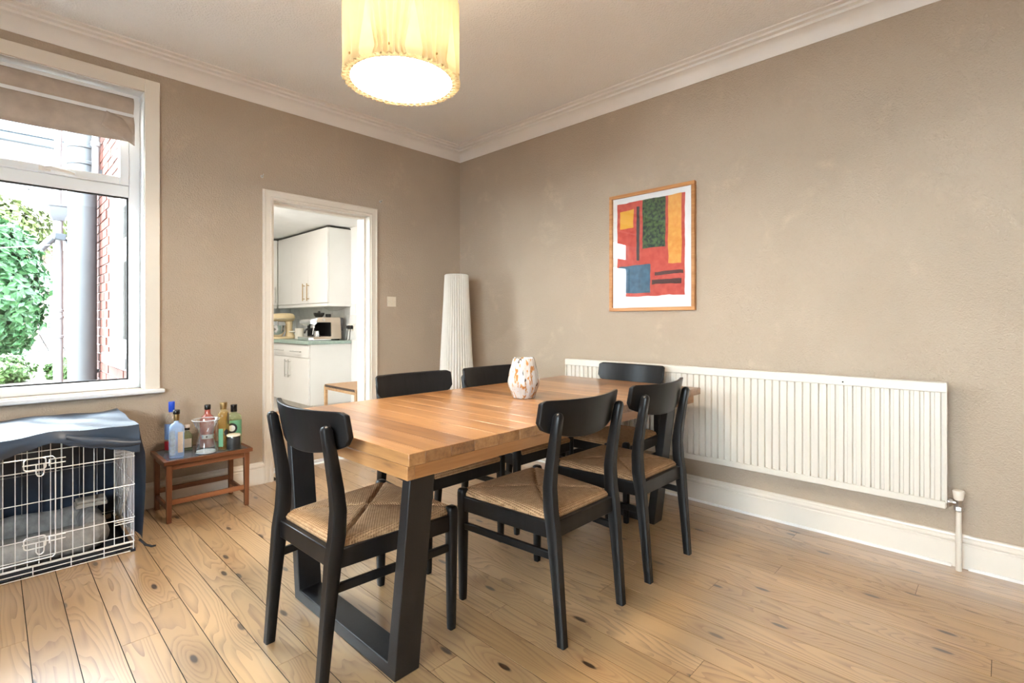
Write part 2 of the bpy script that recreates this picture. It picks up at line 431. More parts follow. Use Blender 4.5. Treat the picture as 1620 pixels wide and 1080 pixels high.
# door surround -------------------------------------------------------------
d1 = bpy.data.objects.new('door_1', None); COL.objects.link(d1); d1.location = (0,0,0); d1['kind'] = 'structure'; d1['label'] = 'cream-painted open doorway to the kitchen'
ap = [(0,0),(0,.012),(.010,.015),(.014,.022),(.020,.022),(.024,.016),(.052,.018),(.058,.022),(.066,.021),(.070,.0)]  # across width (from opening outwards), thickness
def architrave(x0, x1, z1, wid, y, sgn):
    mb = MB(); rings = []
    f = wid/.070
    for (cx, cz, ox, oz) in ((x0, 0, -1, 0), (x0, z1, -1, 1), (x1, z1, 1, 1), (x1, 0, 1, 0)):
        rings.append([(cx + ox*u*f, y - sgn*t, cz + oz*u*f) for u, t in ap])
    return mb.loft(rings)
architrave(DX0, DX1, DZ, .073, YW, 1).build('architrave', M['gloss_white'], d1, smooth=True, auto=25)
mb = MB(); mb.box(DX0-.029, DX0, YW-.001, YW+WT, 0, DZ); mb.box(DX1, DX1+.029, YW-.001, YW+WT, 0, DZ); mb.box(DX0-.029, DX1+.029, YW-.001, YW+WT, DZ, DZ+.029)
mb.build('door_lining', M['rad'], d1, bevel=.002)
mb = MB(); mb.box(DX0, DX0+.014, YW+.055, YW+.095, 0, DZ-.014); mb.box(DX1-.014, DX1, YW+.055, YW+.095, 0, DZ-.014); mb.box(DX0, DX1, YW+.055, YW+.095, DZ-.014, DZ)
mb.build('door_stop', M['gloss_white'], d1, bevel=.002)
MB().box(DX1-.0015, DX1+.001, YW+.016, YW+.040, .985, 1.085).build('strike_plate', M['brushed'], d1)

# window ---------------------------------------------------------------------
w1 = bpy.data.objects.new('window_1', None); COL.objects.link(w1); w1['kind'] = 'structure'; w1['label'] = 'white-framed window overlooking the yard'
mb = MB()                                               # wide flat architrave
aw = .078
mb.box(WX1, WX1+aw, YW-.020, YW, WZ0-.02, WZ1+aw); mb.box(WX0-aw, WX0, YW-.020, YW, WZ0-.02, WZ1+aw); mb.box(WX0, WX1, YW-.020, YW, WZ1, WZ1+aw)
mb.build('window_surround', M['gloss_white'], w1, bevel=.003)
mb = MB(); mb.box(WX1-.006, WX1+.0, YW-.012, YW+.085, WZ0, WZ1); mb.box(WX0, WX0+.006, YW-.012, YW+.085, WZ0, WZ1); mb.box(WX0, WX1, YW-.012, YW+.085, WZ1-.006, WZ1)
mb.build('reveal_lining', M['upvc'], w1, bevel=.002)
mb = MB(); mb.box(WX0-.10, WX1+.10, YW-.048, YW+.001, WZ0-.030, WZ0-.004); mb.box(WX0, WX1, YW, YW+.080, WZ0-.030, WZ0-.002)
mb.build('window_sill', M['upvc'], w1, bevel=.008, seg=3)
fy0, fy1 = YW+.080, YW+.140
fx0, fx1, fz0, fz1 = WX0+.004, WX1-.006, WZ0, WZ1-.004
mb = MB(); fw = .058
mb.box(fx0, fx0+fw, fy0, fy1, fz0, fz1); mb.box(fx1-fw, fx1, fy0, fy1, fz0, fz1)
mb.box(fx0+fw, fx1-fw, fy0, fy1, fz0, fz0+.055); mb.box(fx0+fw, fx1-fw, fy0, fy1, fz1-fw, fz1)
TR = 1.945   # transom
mb.box(fx0+fw, fx1-fw, fy0, fy1, TR-.040, TR+.030)
mb.build('window_frame', M['upvc'], w1, bevel=.004)
panes = [(fx0+fw, fx1-fw)]
for a, b in panes:
    s = MB(); t = .046; za, zb = TR+.030, fz1-fw                       # top-hung sash
    s.box(a, a+t, fy0-.014, fy1-.01, za, zb); s.box(b-t, b, fy0-.014, fy1-.01, za, zb); s.box(a+t, b-t, fy0-.014, fy1-.01, za, za+t); s.box(a+t, b-t, fy0-.014, fy1-.01, zb-t, zb)
    so = s.build('window_sash', M['upvc'], w1, bevel=.005)
    MB().box(a+t, b-t, fy0+.018, fy0+.022, za+t, zb-t).build('pane', M['pane'], so)
    h = MB(); xm = (a+b)/2
    h.box(xm-.055, xm-.005, fy0-.024, fy0-.014, za+.012, za+.034)
    h.tube([(xm-.03, fy0-.024, za+.023), (xm-.03, fy0-.045, za+.025), (xm-.01, fy0-.050, za+.026), (xm+.05, fy0-.046, za+.020), (xm+.095, fy0-.043, za+.012)], [.010,.011,.011,.009,.007], 10)
    h.build('handle', M['gloss_white'], so, smooth=True)
    g = MB(); g.box(a+.004, b-.004, fy0+.028, fy0+.032, fz0+.058, TR-.043); g.build('pane', M['pane'], w1)
    e = MB(); e.box(a, b, fy0+.010, fy0+.028, fz0+.055, fz0+.063); e.box(a, b, fy0+.010, fy0+.028, TR-.048, TR-.040); e.box(a, a+.008, fy0+.010, fy0+.028, fz0+.063, TR-.048); e.box(b-.008, b, fy0+.010, fy0+.028, fz0+.063, TR-.048)
    e.build('gasket', M['dark'], w1)
MB().box(WX0-.02, WX1+.0, YW+WT-.03, YW+WT+.06, WZ0-.07, WZ0).build('outer_sill', M['white_pipe'], w1, bevel=.006)

# roman blind, gathered up, right lower corner flopping forward
bl = thing('roman_blind', 'beige cloth blind pulled up at the top of the window', 'blind', (0, 0, 0))
by = YW + .030
MB().box(WX0+.03, WX1-.055, by-.012, by+.014, WZ1-.056, WZ1-.028).build('head_rail', M['upvc'], bl, bevel=.003)
def cloth(u, v, zt, zb, bulge, yb, sag=0.):
    xx = WX0+.03 + u*(WX1-.050-WX0-.03)
    z = zt + (zb-zt)*v - sag*math.sin(math.pi*v)*math.sin(math.pi*u)
    return (xx, yb - bulge*math.sin(math.pi*min(1, v*1.1))*(1+.25*math.sin(9*u)) , z - .010*math.sin(3.1*u+.4)*v)
MB().grid(40, 8, lambda u, v: cloth(u, v, WZ1-.050, WZ1-.150, .020, by-.014)).build('upper_fold', M['blind'], bl, smooth=True, solid=.003)
MB().box(WX0+.03, WX1-.052, by-.024, by-.018, WZ1-.168, WZ1-.148).build('batten', M['upvc'], bl, bevel=.002)
MB().grid(48, 12, lambda u, v: cloth(u, v, WZ1-.162, WZ1-.330 + .012*u, .030, by-.016)).build('lower_fold', M['blind'], bl, smooth=True, solid=.003)
xr = WX1-.050
fl = MB()
P0, P1, P2, P3 = Vector((xr-.135, by-.060, WZ1-.176)), Vector((xr+.004, by-.020, WZ1-.205)), Vector((xr+.002, by-.030, WZ1-.338)), Vector((xr-.165, by-.140, WZ1-.285))
fl.grid(8, 8, lambda u, v: tuple((P0*(1-u)+P1*u)*(1-v) + (P3*(1-u)+P2*u)*v + Vector((0, -.028*math.sin(math.pi*u)*math.sin(math.pi*v), 0))))
fl.build('drooping_corner', M['blind'], bl, smooth=True, solid=.004)

# ================================================================== RADIATOR
ra = thing('radiator', 'long cream panel radiator with vertical ribs on the right wall', 'radiator', (XW, 0, 0))
ry0, ry1, rz0, rz1 = .192, 2.42, .275, .862
xf, xb = -.078, -.050     # front flutes, back of the panel
pts = []
pitch = (ry1 - ry0 - .03)/57
pts.append((ry0+.004, xf+.012))
y = ry0 + .018
for i in range(57):
    a = y + i*pitch
    pts += [(a, xf+.013), (a+pitch*.10, xf), (a+pitch*.60, xf), (a+pitch*.70, xf+.013)]
pts.append((ry1-.004, xf+.013))
mb = MB(); za, zb = rz0+.035, rz1-.045
n = len(pts)
vs = [(px, py, z) for z in (za, zb) for py, px in pts]
mb.add(vs, [(i, i+1, n+i+1, n+i) for i in range(n-1)])
mb.build('ribbed_panel', M['rad'], ra, smooth=True, auto=25, solid=0)
mb = MB(); mb.box(xf+.016, xb, ry0, ry1, rz0, rz1-.02); mb.box(xf-.001, xf+.014, ry0+.002, ry1-.002, rz0, rz0+.036)
mb.build('back_panel', M['rad'], ra, bevel=.005, seg=2)
MB().box(xf-.006, -.040, ry0-.004, ry1+.004, rz1-.048, rz1).build('top_cover', M['rad'], ra, bevel=.004)
for yy in (ry0-.003, ry1-.003): MB().box(xf-.004, -.040, yy, yy+.006, rz0+.03, rz1-.03).build('side_cover', M['rad'], ra, bevel=.002)
for yy in (ry0+.35, (ry0+ry1)/2, ry1-.35): MB().box(-.05, 0, yy-.015, yy+.015, rz0+.08, rz1-.1).build('bracket', M['rad'], ra)
MB().lathe([(.004,0),(.004,.004)], (0,0,0), 8).build('vent_plug', M['dark'], ra, loc=(xf-.004, .60, rz1-.030)).rotation_euler = (0, R(-90), 0)
vy = .150
va = MB(); va.tube([(-.060, ry0+.004, rz0+.035), (-.060, vy, rz0+.035)], .011, 12); va.tube([(-.060, ry0-.010, rz0+.035), (-.060, ry0-.022, rz0+.035)], .017, 6)
va.tube([(-.060, vy, rz0-.002), (-.060, vy, rz0+.052)], .014, 12); va.tube([(-.060, vy, rz0+.004), (-.060, vy, rz0+.020)], .018, 6)
va.build('valve_body', M['brushed'], ra, smooth=True, auto=30)
MB().lathe([(.016, rz0+.050), (.018, rz0+.054), (.023, rz0+.088), (.021, rz0+.093), (.012, rz0+.096)], (-.060, vy, 0), 16).build('valve_cap', M['gloss_white'], ra, smooth=True, auto=40)
MB().tube([(-.060, vy, 0.0), (-.060, vy, rz0+.006)], .0115, 12).build('pipe', M['gloss_white'], ra, smooth=True)

# ================================================================== CHAIR
def make_chair():
    root = thing('dining_chair', 'x', 'chair')
    for s in (-1, 1):
        # rear leg, one curved post from foot to backrest
        path = [(0,0), (.018,.20), (.038,.40), (.050,.47), (.054,.55), (.047,.62), (.030,.72), (.014,.806)]
        wy = [.032,.038,.047,.048,.045,.041,.036,.032]; wx = [.030,.034,.039,.039,.037,.035,.033,.031]
        rings = []
        for (py, pz), a, b in zip(path, wy, wx):
            xx = s*(.190 + .006*(pz/.8))
            c = .25
            r = []
            for (ux, uy) in ((-1,-1+c),(-1+c,-1),(1-c,-1),(1,-1+c),(1,1-c),(1-c,1),(-1+c,1),(-1,1-c)):
                r.append((xx + ux*b/2, py + uy*a/2, pz))
            rings.append(r)
        top = rings[-1]
        cx = s*(.190 + .006); rings.append([(cx + (p[0]-cx)*.75, .0125 + (p[1]-.014)*.75, .817) for p in top]); rings.append([(cx + (p[0]-cx)*.3, .0115 + (p[1]-.014)*.3, .822) for p in top])
        MB().loft(rings).build('leg', M['black'], root, smooth=True, auto=45)
        # front leg
        rings = []
        for pz, k in ((0,.025), (.02,.028), (.30,.036), (.440,.038), (.452,.034), (.457,.024)):
            xx = s*(.232); yy = .490
            c = .28
            rings.append([(xx + ux*k/2, yy + uy*k/2, pz) for ux, uy in ((-1,-1+c),(-1+c,-1),(1-c,-1),(1,-1+c),(1,1-c),(1-c,1),(-1+c,1),(-1,1-c))])
        MB().loft(rings).build('leg', M['black'], root, smooth=True, auto=45)
        # side rail and stretcher
        def bar(z0, z1, th, x_r, x_f, y_r, y_f):
            m = MB(); rr = []
            for xx, yy in ((x_r*s, y_r), (x_f*s, y_f)):
                rr.append([(xx-th/2, yy, z0), (xx+th/2, yy, z0), (xx+th/2, yy, z1), (xx-th/2, yy, z1)])
            return m.loft(rr)
        bar(.368, .428, .022, .192, .232, .045, .482).build('seat_rail', M['black'], root, bevel=.003)
        bar(.292, .320, .016, .191, .232, .028, .482).build('stretcher', M['black'], root, bevel=.003)
    MB().box(-.218, .218, .480, .502, .368, .428).build('seat_rail', M['black'], root, bevel=.003)
    MB().box(-.180, .180, .032, .054, .368, .428).build('seat_rail', M['black'], root, bevel=.003)
    # backrest: bent plywood panel, top nearly straight, underside bowed
    HW = .243
    def bk(u):   # lateral -1..1 -> x, y(front), top, bottom
        x = u*HW; k = .96
        yb = -.010 + k*(x*x)
        e = max(0., (abs(u) - .90)/.10)
        top = .866 - .004*(1-u*u) - .010*e*e
        bot = .712 + .046*abs(u)**2.2 + .022*e*e
        return x, yb, top, bot
    N = 28; rings = []
    for i in range(N+1):
        u = -1 + 2*i/N; x, yb, top, bot = bk(u); th = .020
        lean = .035  # bottom comes forward
        sl = (top-bot)
        f = lambda z: (.866 - z)*.18
        rings.append([(x, yb + f(bot), bot), (x, yb+th + f(bot), bot+.003), (x, yb+th + f((top+bot)/2), (top+bot)/2), (x, yb+th + f(top), top-.003), (x, yb + f(top), top), (x, yb + f((top+bot)/2), (top+bot)/2)])
    MB().loft(rings).build('backrest', M['black'], root, bevel=.004, angle=50)
    # woven seat
    ns = 56
    def seat(u, v):
        hw = .180 + .045*v
        # u across, v from rear (0) to front (1)
        uu = 2*u-1; yy = .052 + v*.460
        a = abs(uu); b = abs(2*v-1)
        edge = max(a, b)
        z = .452 + .010*(1 - edge**2)
        dd = abs(a - b)
        z -= .010*max(0, 1 - dd/.055) * (1 if edge > .08 else edge/.08) * (1 if edge < .96 else 0)
        z += .006*min(1, dd/.35)*(1-edge**3)
        x = uu*(hw + .012)
        roll = max(0, (edge-.9)/.1)
        z -= .016*roll**2
        # notches for the front legs
        if v > .93 and a > .86: x = math.copysign(min(abs(x), .209), x)
        return (x, yy, z)
    m = MB().grid(ns, ns, seat)
    # underside skirt
    idx = lambda i, j: i*(ns+1)+j
    per = [idx(i, 0) for i in range(ns+1)] + [idx(ns, j) for j in range(1, ns+1)] + [idx(i, ns) for i in range(ns-1, -1, -1)] + [idx(0, j) for j in range(ns-1, 0, -1)]
    o = len(m.v)
    for k in per:
        vx, vy, vz = m.v[k]; m.v.append((vx*.985, .275 + (vy-.275)*.985, .424))
    L = len(per)
    for k in range(L): m.f.append((per[k], per[(k+1) % L], o+(k+1) % L, o+k))
    m.f.append(tuple(o+k for k in range(L)))
    m.build('woven_seat', M['cord'], root, smooth=True, auto=60)['label'] = 'woven tan paper cord seat'
    return root
chair = make_chair()
GC = 'black dining chairs around the table'
spots = [((.700, 1.695, 0), -88, 'black chair with woven seat at the table end nearest the dog crate'),
         ((1.592, 1.115, 0), 0, 'black chair with woven seat beside the near table leg, back towards the viewer'),
         ((2.205, 1.120, 0), 0, 'black chair with woven seat nearest the radiator, back towards the viewer'),
         ((3.010, 1.775, 0), 90, 'black chair squeezed between the table end and the radiator'),
         ((1.620, 2.372, 0), 180, 'black chair on the window side of the table, nearest the doorway'),
         ((2.205, 2.372, 0), 180, 'black chair in front of the pleated floor lamp, behind the vase')]
for i, (loc, rz, lab) in enumerate(spots):
    o = chair if i == 0 else copy_tree(chair)
    o.location = loc; o.rotation_euler = (0, 0, R(rz)); o['label'] = lab; o['group'] = GC

# ================================================================== TABLE
TA = 1.0
tb = thing('dining_table', 'oak dining table with thick top and black steel frame legs', 'table', (.848, 1.243, 0), TA)
TL, TW, TZ = 2.055, 1.005, .757
top = MB().box(.01, TL-.09, .012, TW-.012, TZ-.041, TZ-.037).build('table_top', M['oak_edge'], tb)
k = 0; xx = 0.
while xx < TL - .01:
    wd = rnd.choice((.085, .095, .100, .110)) if xx > 0 else .06
    if xx + wd > TL - .05: wd = TL - xx
    # each stave made of one or two lengths
    cut = rnd.choice((None, None, rnd.uniform(.3, .7)))
    segs = [(0, TW)] if cut is None else [(0, TW*cut), (TW*cut, TW)]
    for a, b in segs:
        m = MB().box(-wd/2+.0002, wd/2-.0002, a, b-.0003, -.037, 0)
        o = m.build('stave', M['oak'], top, loc=(xx+wd/2, 0, TZ), bevel=.0012, seg=1)
    xx += wd; k += 1
for (a, b, c, d) in ((.004, TL-.085, .004, .030), (.004, TL-.085, TW-.030, TW-.004)):
    MB().box(a+.020, b, c, d, TZ-.079, TZ-.0375).build('apron', M['oak_edge'], tb, bevel=.002)
for a in (.004, TL-.111):
    MB().box(0, .026, .0305 if a > 1 else .004, TW-.0305 if a > 1 else TW-.004, TZ-.079, TZ-.0375).build('apron', M['oak'], tb, bevel=.002, loc=(a - (.0065 if a < 1 else 0), 0, 0))
for fxx in (.045, 1.755):
    m = MB(); zt = TZ-.0795; wx = .095; th = .040
    ytop, yft = .055, .140
    outer = [(ytop, zt), (yft, 0), (TW-yft, 0), (TW-ytop, zt)]
    inner = [(ytop+th, zt), (yft+th+.002, .045), (TW-yft-th-.002, .045), (TW-ytop-th, zt)]
    poly = outer + inner[::-1]
    A = [(fxx, p, z) for p, z in poly]; B = [(fxx+wx, p, z) for p, z in poly]
    n = 8
    m.add(A + B, [(0,1,6,7), (1,2,5,6), (2,3,4,5), (8,15,14,9), (9,14,13,10), (10,13,12,11)] + [(i, (i+1) % n, n+(i+1) % n, n+i) for i in range(n)])
    m.build('leg_frame', M['steel'], tb, bevel=.003)

# vase ----------------------------------------------------------------------
def mk_vase():
    m = NT('speckled_white_glass'); v = m.coords('Object', (1, 1, .38)); f = m.noise(v, 62, 2, .5, .4); g = m.noise(v, 34, 2, .5, .3)
    c = m.ramp(f, [(.56, (.45, .425, .40)), (.60, (.40, .20, .07)), (.70, (.30, .12, .04))])
    c = m.mix(m.fr(g, .68, .70), c, (.06, .05, .05))
    m.set(Base_Color=c, Roughness=.12, Coat_Weight=.6, Coat_Roughness=.05, Subsurface_Weight=.0, Specular_IOR_Level=.6); return m.m
M['vase'] = mk_vase()
va = thing('glass_vase', 'white glass vase with brown speckles on the dining table', 'vase', (1.893, 1.757, TZ+.0005))
n = 64; pr = [(.050,.0),(.056,.002),(.058,.008),(.064,.030),(.075,.056),(.081,.075),(.080,.090),(.073,.130),(.063,.165),(.054,.200),(.051,.201),(.049,.198),(.058,.165),(.068,.130),(.075,.090),(.074,.070),(.060,.030),(.050,.014),(.002,.012)]
MB().loft([[((r+.0012*math.cos(16*2*math.pi*j/n)*(1 if r > .03 else 0))*math.cos(2*math.pi*j/n), (r+.0012*math.cos(16*2*math.pi*j/n)*(1 if r > .03 else 0))*math.sin(2*math.pi*j/n), z) for j in range(n)] for r, z in pr]).build('body', M['vase'], va, smooth=True, auto=60)
M['clear'] = thin_glass('clear_glass', (.97, .985, .985), 1.3, body=.04)
MB().lathe([(.052,.1995),(.0535,.202),(.0515,.206),(.0500,.202)], (0,0,0), 48, cap=False).build('clear_rim', M['clear'], va, smooth=True)

# ================================================================== PENDANT LAMP
LX, LY, LZ, LD, LH = 1.131, 1.706, 2.090, .446, .312
pl = thing('pendant_lamp', 'lit drum pendant lamp with pleated cream fabric shade', 'lamp', (LX, LY, 0))
def mk_shade():
    m = NT('pleated_cream_fabric'); f = m.noise(m.coords('Object'), 14, 2)
    c = m.ramp(f, [(.3, (.50, .43, .285)), (.7, (.56, .49, .34))])
    tr = m.n('ShaderNodeBsdfTranslucent'); m.l(c, tr.inputs[0]); m.set(Base_Color=c, Roughness=.8, Specular_IOR_Level=.1)
    mx = m.n('ShaderNodeMixShader'); mx.inputs[0].default_value = .55
    m.l(m.b.outputs[0], mx.inputs[1]); m.l(tr.outputs[0], mx.inputs[2]); m.l(mx.outputs[0], m.out.inputs[0]); return m.m
M['shade'] = mk_shade()
M['disc'] = lit('lit_diffuser', (1.0, .84, .66), LAMP_DISC, (.9, .9, .9))
M['frill'] = M['shade']
NP = 48; n = NP*6
knots = 8
def shade_r(t, th):
    # t 0 bottom .. 1 top; pleats gather to knots a little above the lower rim
    ph = th*NP
    g = abs(((th*knots/(2*math.pi)) % 1) - .5)*2          # 0 mid .. 1 at knot line
    amp = .0085
    tuck = max(0, g-.75)/.25 * max(0, 1-abs(t-.10)/.35) * .010
    return LD/2 - .006 + amp*math.cos(ph) - tuck + (.004 if t < .05 else 0)
rows = [0, .035, .07, .10, .14, .2, .3, .45, .6, .75, .9, 1.0]
rings = []
for t in rows:
    ring = []
    for j in range(n):
        th = 2*math.pi*j/n
        # slanting gathers: shift pleats towards the knots lower down
        kn = round(th*knots/(2*math.pi))*2*math.pi/knots
        th2 = th + (kn-th)*.35*max(0, 1-abs(t-.10)/.5)
        r = shade_r(t, th)
        ring.append((r*math.cos(th2), r*math.sin(th2), LZ + t*LH))
    rings.append(ring)
MB().loft(rings, cap=False).build('pleated_shade', M['shade'], pl, smooth=True, auto=60)
# zig-zag pleated frill turned in at the lower rim
rings = []
for rr, am, z in ((LD/2-.004, .0085, LZ+.000), (LD/2-.016, .006, LZ-.004), (LD/2-.030, .0, LZ+.003)):
    rings.append([((rr+am*math.cos(NP*2*math.pi*j/n))*math.cos(2*math.pi*j/n), (rr+am*math.cos(NP*2*math.pi*j/n))*math.sin(2*math.pi*j/n), z) for j in range(n)])
MB().loft(rings, cap=False).build('frill', M['frill'], pl)
for kk in range(knots):
    a = 2*math.pi*kk/knots
    MB().lathe([(.001,-.005),(.003,-.003),(.0035,0),(.003,.003),(.001,.005)], (0,0,0), 8).build('knot', M['brass'], pl, smooth=True, loc=((LD/2+.001)*math.cos(a), (LD/2+.001)*math.sin(a), LZ+.030))  # gather knot; its brown stands in for the shade there
df = MB().lathe([(LD/2-.026, LZ+.002), (LD/2-.026, LZ+.006)], (0,0,0), 64).build('diffuser', M['disc'], pl)
df.data.materials.append(M['white_cer'])
for p in df.data.polygons:
    if p.center.z > LZ+.003: p.material_index = 1
MB().tube([((LD/2-.026)*math.cos(2*math.pi*j/48), (LD/2-.026)*math.sin(2*math.pi*j/48), LZ+.001) for j in range(49)], .0015, 6).build('wire_ring', M['brass'], pl)
for kk in range(3):
    a = 2*math.pi*kk/3+.5
    MB().tube([(.02*math.cos(a), .02*math.sin(a), LZ+LH-.02), ((LD/2-.014)*math.cos(a), (LD/2-.014)*math.sin(a), LZ+LH-.004)], .002, 6).build('spoke', M['wire'], pl)
MB().lathe([(.022, LZ+LH-.06), (.022, LZ+LH), (.010, LZ+LH+.02)], (0,0,0), 16).build('bulb_holder', M['white_cer'], pl, smooth=True, auto=40)
MB().tube([(0,0,LZ+LH+.018), (0,0,ZC-.03)], .004, 8).build('flex', M['white_cer'], pl)
MB().lathe([(.050, ZC-.001), (.048, ZC-.012), (.030, ZC-.030), (.006, ZC-.038)], (0,0,0), 24).build('ceiling_rose', M['white_cer'], pl, smooth=True, auto=40)
bd = bpy.data.lights.new('pendant_bulb', 'POINT'); bd.energy = LAMP_BULB; bd.color = (1, .80, .55); bd.shadow_soft_size = .04
bo = bpy.data.objects.new('pendant_bulb', bd); COL.objects.link(bo); bo.parent = pl; bo.location = (0, 0, LZ+LH*.55)

# ================================================================== PLEATED FLOOR LAMP
fl = thing('floor_lamp', 'tall tapered floor lamp of white pleated paper in the corner', 'lamp', (2.80, 3.39, 0))
M['paper'] = plain('white_pleated_paper', (.64, .60, .54), .7, var=.02)
NP = 36; n = NP*6; rings = []
for z, r in ((.015, .178), (.3, .162), (.8, .135), (1.2, .114), (1.545, .097)):
    rings.append([((r+.0060*math.cos(NP*2*math.pi*j/n))*math.cos(2*math.pi*j/n), (r+.0060*math.cos(NP*2*math.pi*j/n))*math.sin(2*math.pi*j/n), z) for j in range(n)])
MB().loft(rings, cap=False).build('pleated_shade', M['paper'], fl, smooth=True, auto=60)
MB().lathe([(.090, 1.538), (.096, 1.542), (.096, 1.550), (.088, 1.553), (.030, 1.545), (.010, 1.545)], (0,0,0), 40).build('top_ring', M['paper'], fl, smooth=True, auto=40)
MB().lathe([(.170, 0), (.172, .006), (.165, .014)], (0,0,0), 40).build('base', M['white_cer'], fl, smooth=True, auto=40)
MB().tube([(0,0,.01), (0,0,1.54)], .008, 8).build('pole', M['wire'], fl)

# ================================================================== FRAMED PRINT (plain colour-block stand-in)
py0, py1, pz0, pz1 = 1.418, 2.060, 1.219, 2.050
pic = thing('framed_print', 'red abstract colour-block print in a thin wooden frame above the radiator', 'picture', (XW, 0, 0))
mb = MB(); fwid, ft = .024, .030
for (a, b, c, d) in ((py0, py1, pz0, pz0+fwid), (py0, py1, pz1-fwid, pz1), (py0, py0+fwid, pz0+fwid, pz1-fwid), (py1-fwid, py1, pz0+fwid, pz1-fwid)):
    MB().box(-ft, -.001, a, b, c, d).build('frame_bar', M['light_oak'] if False else mk_wood('honey_pine_frame', [(.36, .15, .045), (.48, .22, .075), (.56, .29, .11)], 1, 40, .4, knots=False) if 'framewood' not in M else M['framewood'], pic, bevel=.003)
    if 'framewood' not in M: M['framewood'] = pic.children[-1].data.materials[0]
def mk_print():
    m = NT('colour_block_print'); tc = m.n('ShaderNodeTexCoord'); sp = m.n('ShaderNodeSeparateXYZ'); m.l(tc.outputs['Object'], sp.inputs[0])
    nz = m.noise(m.coords('Object'), 9, 3)
    wob = m.math('MULTIPLY', m.math('SUBTRACT', nz, .5), .03)
    u = m.math('ADD', m.math('DIVIDE', m.math('SUBTRACT', py1-fwid, sp.outputs[1]), py1-py0-2*fwid), wob)   # 0 far edge .. 1 near edge
    v = m.math('ADD', m.math('DIVIDE', m.math('SUBTRACT', sp.outputs[2], pz0+fwid), pz1-pz0-2*fwid), wob)
    def rect(u0, u1, v0, v1):
        a = m.math('MULTIPLY', m.math('GREATER_THAN', u, u0), m.math('LESS_THAN', u, u1))
        b = m.math('MULTIPLY', m.math('GREATER_THAN', v, v0), m.math('LESS_THAN', v, v1)); return m.math('MULTIPLY', a, b)
    g = m.noise(m.coords('Object'), 30, 3)
    red = m.ramp(g, [(.3, (.50, .055, .040)), (.7, (.62, .10, .07))])
    c = m.mix(rect(.06, .92, .10, .95), (.80, .80, .80), red)
    c = m.mix(rect(.40, .69, .52, .95), c, m.ramp(m.noise(m.coords('Object'), 55, 2), [(.35, (.012, .03, .035)), (.65, (.10, .18, .06))]))
    c = m.mix(rect(.72, .88, .37, .95), c, m.ramp(g, [(.3, (.72, .30, .05)), (.7, (.80, .42, .10))]))
    c = m.mix(rect(.08, .50, .13, .38), c, m.ramp(g, [(.3, (.04, .10, .17)), (.7, (.07, .17, .26))]))
    c = m.mix(rect(.10, .28, .72, .88), c, (.78, .42, .05))
    c = m.mix(rect(.32, .36, .42, .90), c, (.05, .05, .05))
    c = m.mix(rect(.52, .88, .20, .24), c, (.08, .03, .03)); c = m.mix(rect(.56, .90, .28, .31), c, (.08, .03, .03))
    m.set(Base_Color=c, Roughness=.6); return m.m
MB().box(-.012, -.002, py0+.01, py1-.01, pz0+.01, pz1-.01).build('print', mk_print(), pic)
MB().box(-.018, -.0155, py0+fwid-.004, py1-fwid+.004, pz0+fwid-.004, pz1-fwid+.004).build('glass', thin_glass('picture_glass', (.98,.98,.98), 1.0), pic)

# ================================================================== SMALL WALL THINGS
sw = thing('light_switch', 'small square light switch between door and corner', 'switch', (2.394, YW, 1.317))
MB().box(-.043, .043, -.009, 0, -.043, .043).build('switch_plate', M['switch'], sw, bevel=.003)
MB().prism([(-.007,-.013),(.007,-.013),(.007,.013),(-.007,.013)], 0, .005, lambda x, y, z: (x, -.009-z*(1+.9*(y > 0)), y)).build('rocker', M['switch'], sw)
for s in (-1, 1): MB().lathe([(.003,0),(.003,.0012)], (0,0,0), 8).build('screw', M['brushed'], sw, loc=(s*.030, -.009, 0)).rotation_euler = (R(90), 0, 0)
for i, (hx, hz, lab) in enumerate(((1.337, 2.173, 'small metal wall hook above the door corner nearest the window'), (2.285, 2.155, 'small metal wall hook above the door corner nearest the room corner'))):
    h = thing('wall_hook', lab, 'hook', (hx, YW, hz), 0, 'hooks above the doorway')
    MB().lathe([(.011,0),(.011,.003),(.004,.004)], (0,0,0), 12).build('plate', M['brushed'], h, smooth=True).rotation_euler = (R(90), 0, 0)
    MB().tube([(0,-.003,0), (0,-.022,-.001), (0,-.030,.004), (0,-.031,.013)], .0032, 8).build('peg', M['brushed'], h, smooth=True)

# ================================================================== SIDE TABLE WITH BOTTLES
st = thing('side_table', 'low reddish wooden side table with dark inlaid top below the wall', 'table', (.674, 3.372, 0))
SW, SD, SH = .468, .355, .356
tp = MB()
for (a, b, c, d) in ((0, SW, 0, .022), (0, SW, SD-.022, SD), (0, .022, .022, SD-.022), (SW-.022, SW, .022, SD-.022)): tp.box(a, b, c, d, SH-.022, SH)
tp.build('top_edge', M['teak'], st, bevel=.002)
MB().box(.022, SW-.022, .022, SD-.022, SH-.020, SH-.001).build('inlay', plain('dark_slate_inlay', (.09, .10, .12), .25, var=.25, scale=20), st)
for lx in (.014, SW-.014-.030):
    for ly in (.014, SD-.014-.030):
        m = MB(); m.loft([[(lx+i, ly+i, z), (lx+.030-i, ly+i, z), (lx+.030-i, ly+.030-i, z), (lx+i, ly+.030-i, z)] for z, i in ((0,.003),(SH-.022,0))])
        m.build('leg', M['teak_z'], st, bevel=.002)
for ly in (.018, SD-.018-.016): MB().box(.044, SW-.044, ly, ly+.016, SH-.055, SH-.022).build('apron', M['teak'], st, bevel=.001)
for lx in (.018, SW-.018-.016): MB().box(lx, lx+.016, .044, SD-.044, SH-.055, SH-.022).build('apron', M['teak_z'], st, bevel=.001)
for ly in (.022, SD-.022-.014): MB().box(.0435, SW-.0435, ly, ly+.014, .100, .128).build('stretcher', M['teak'], st, bevel=.001)
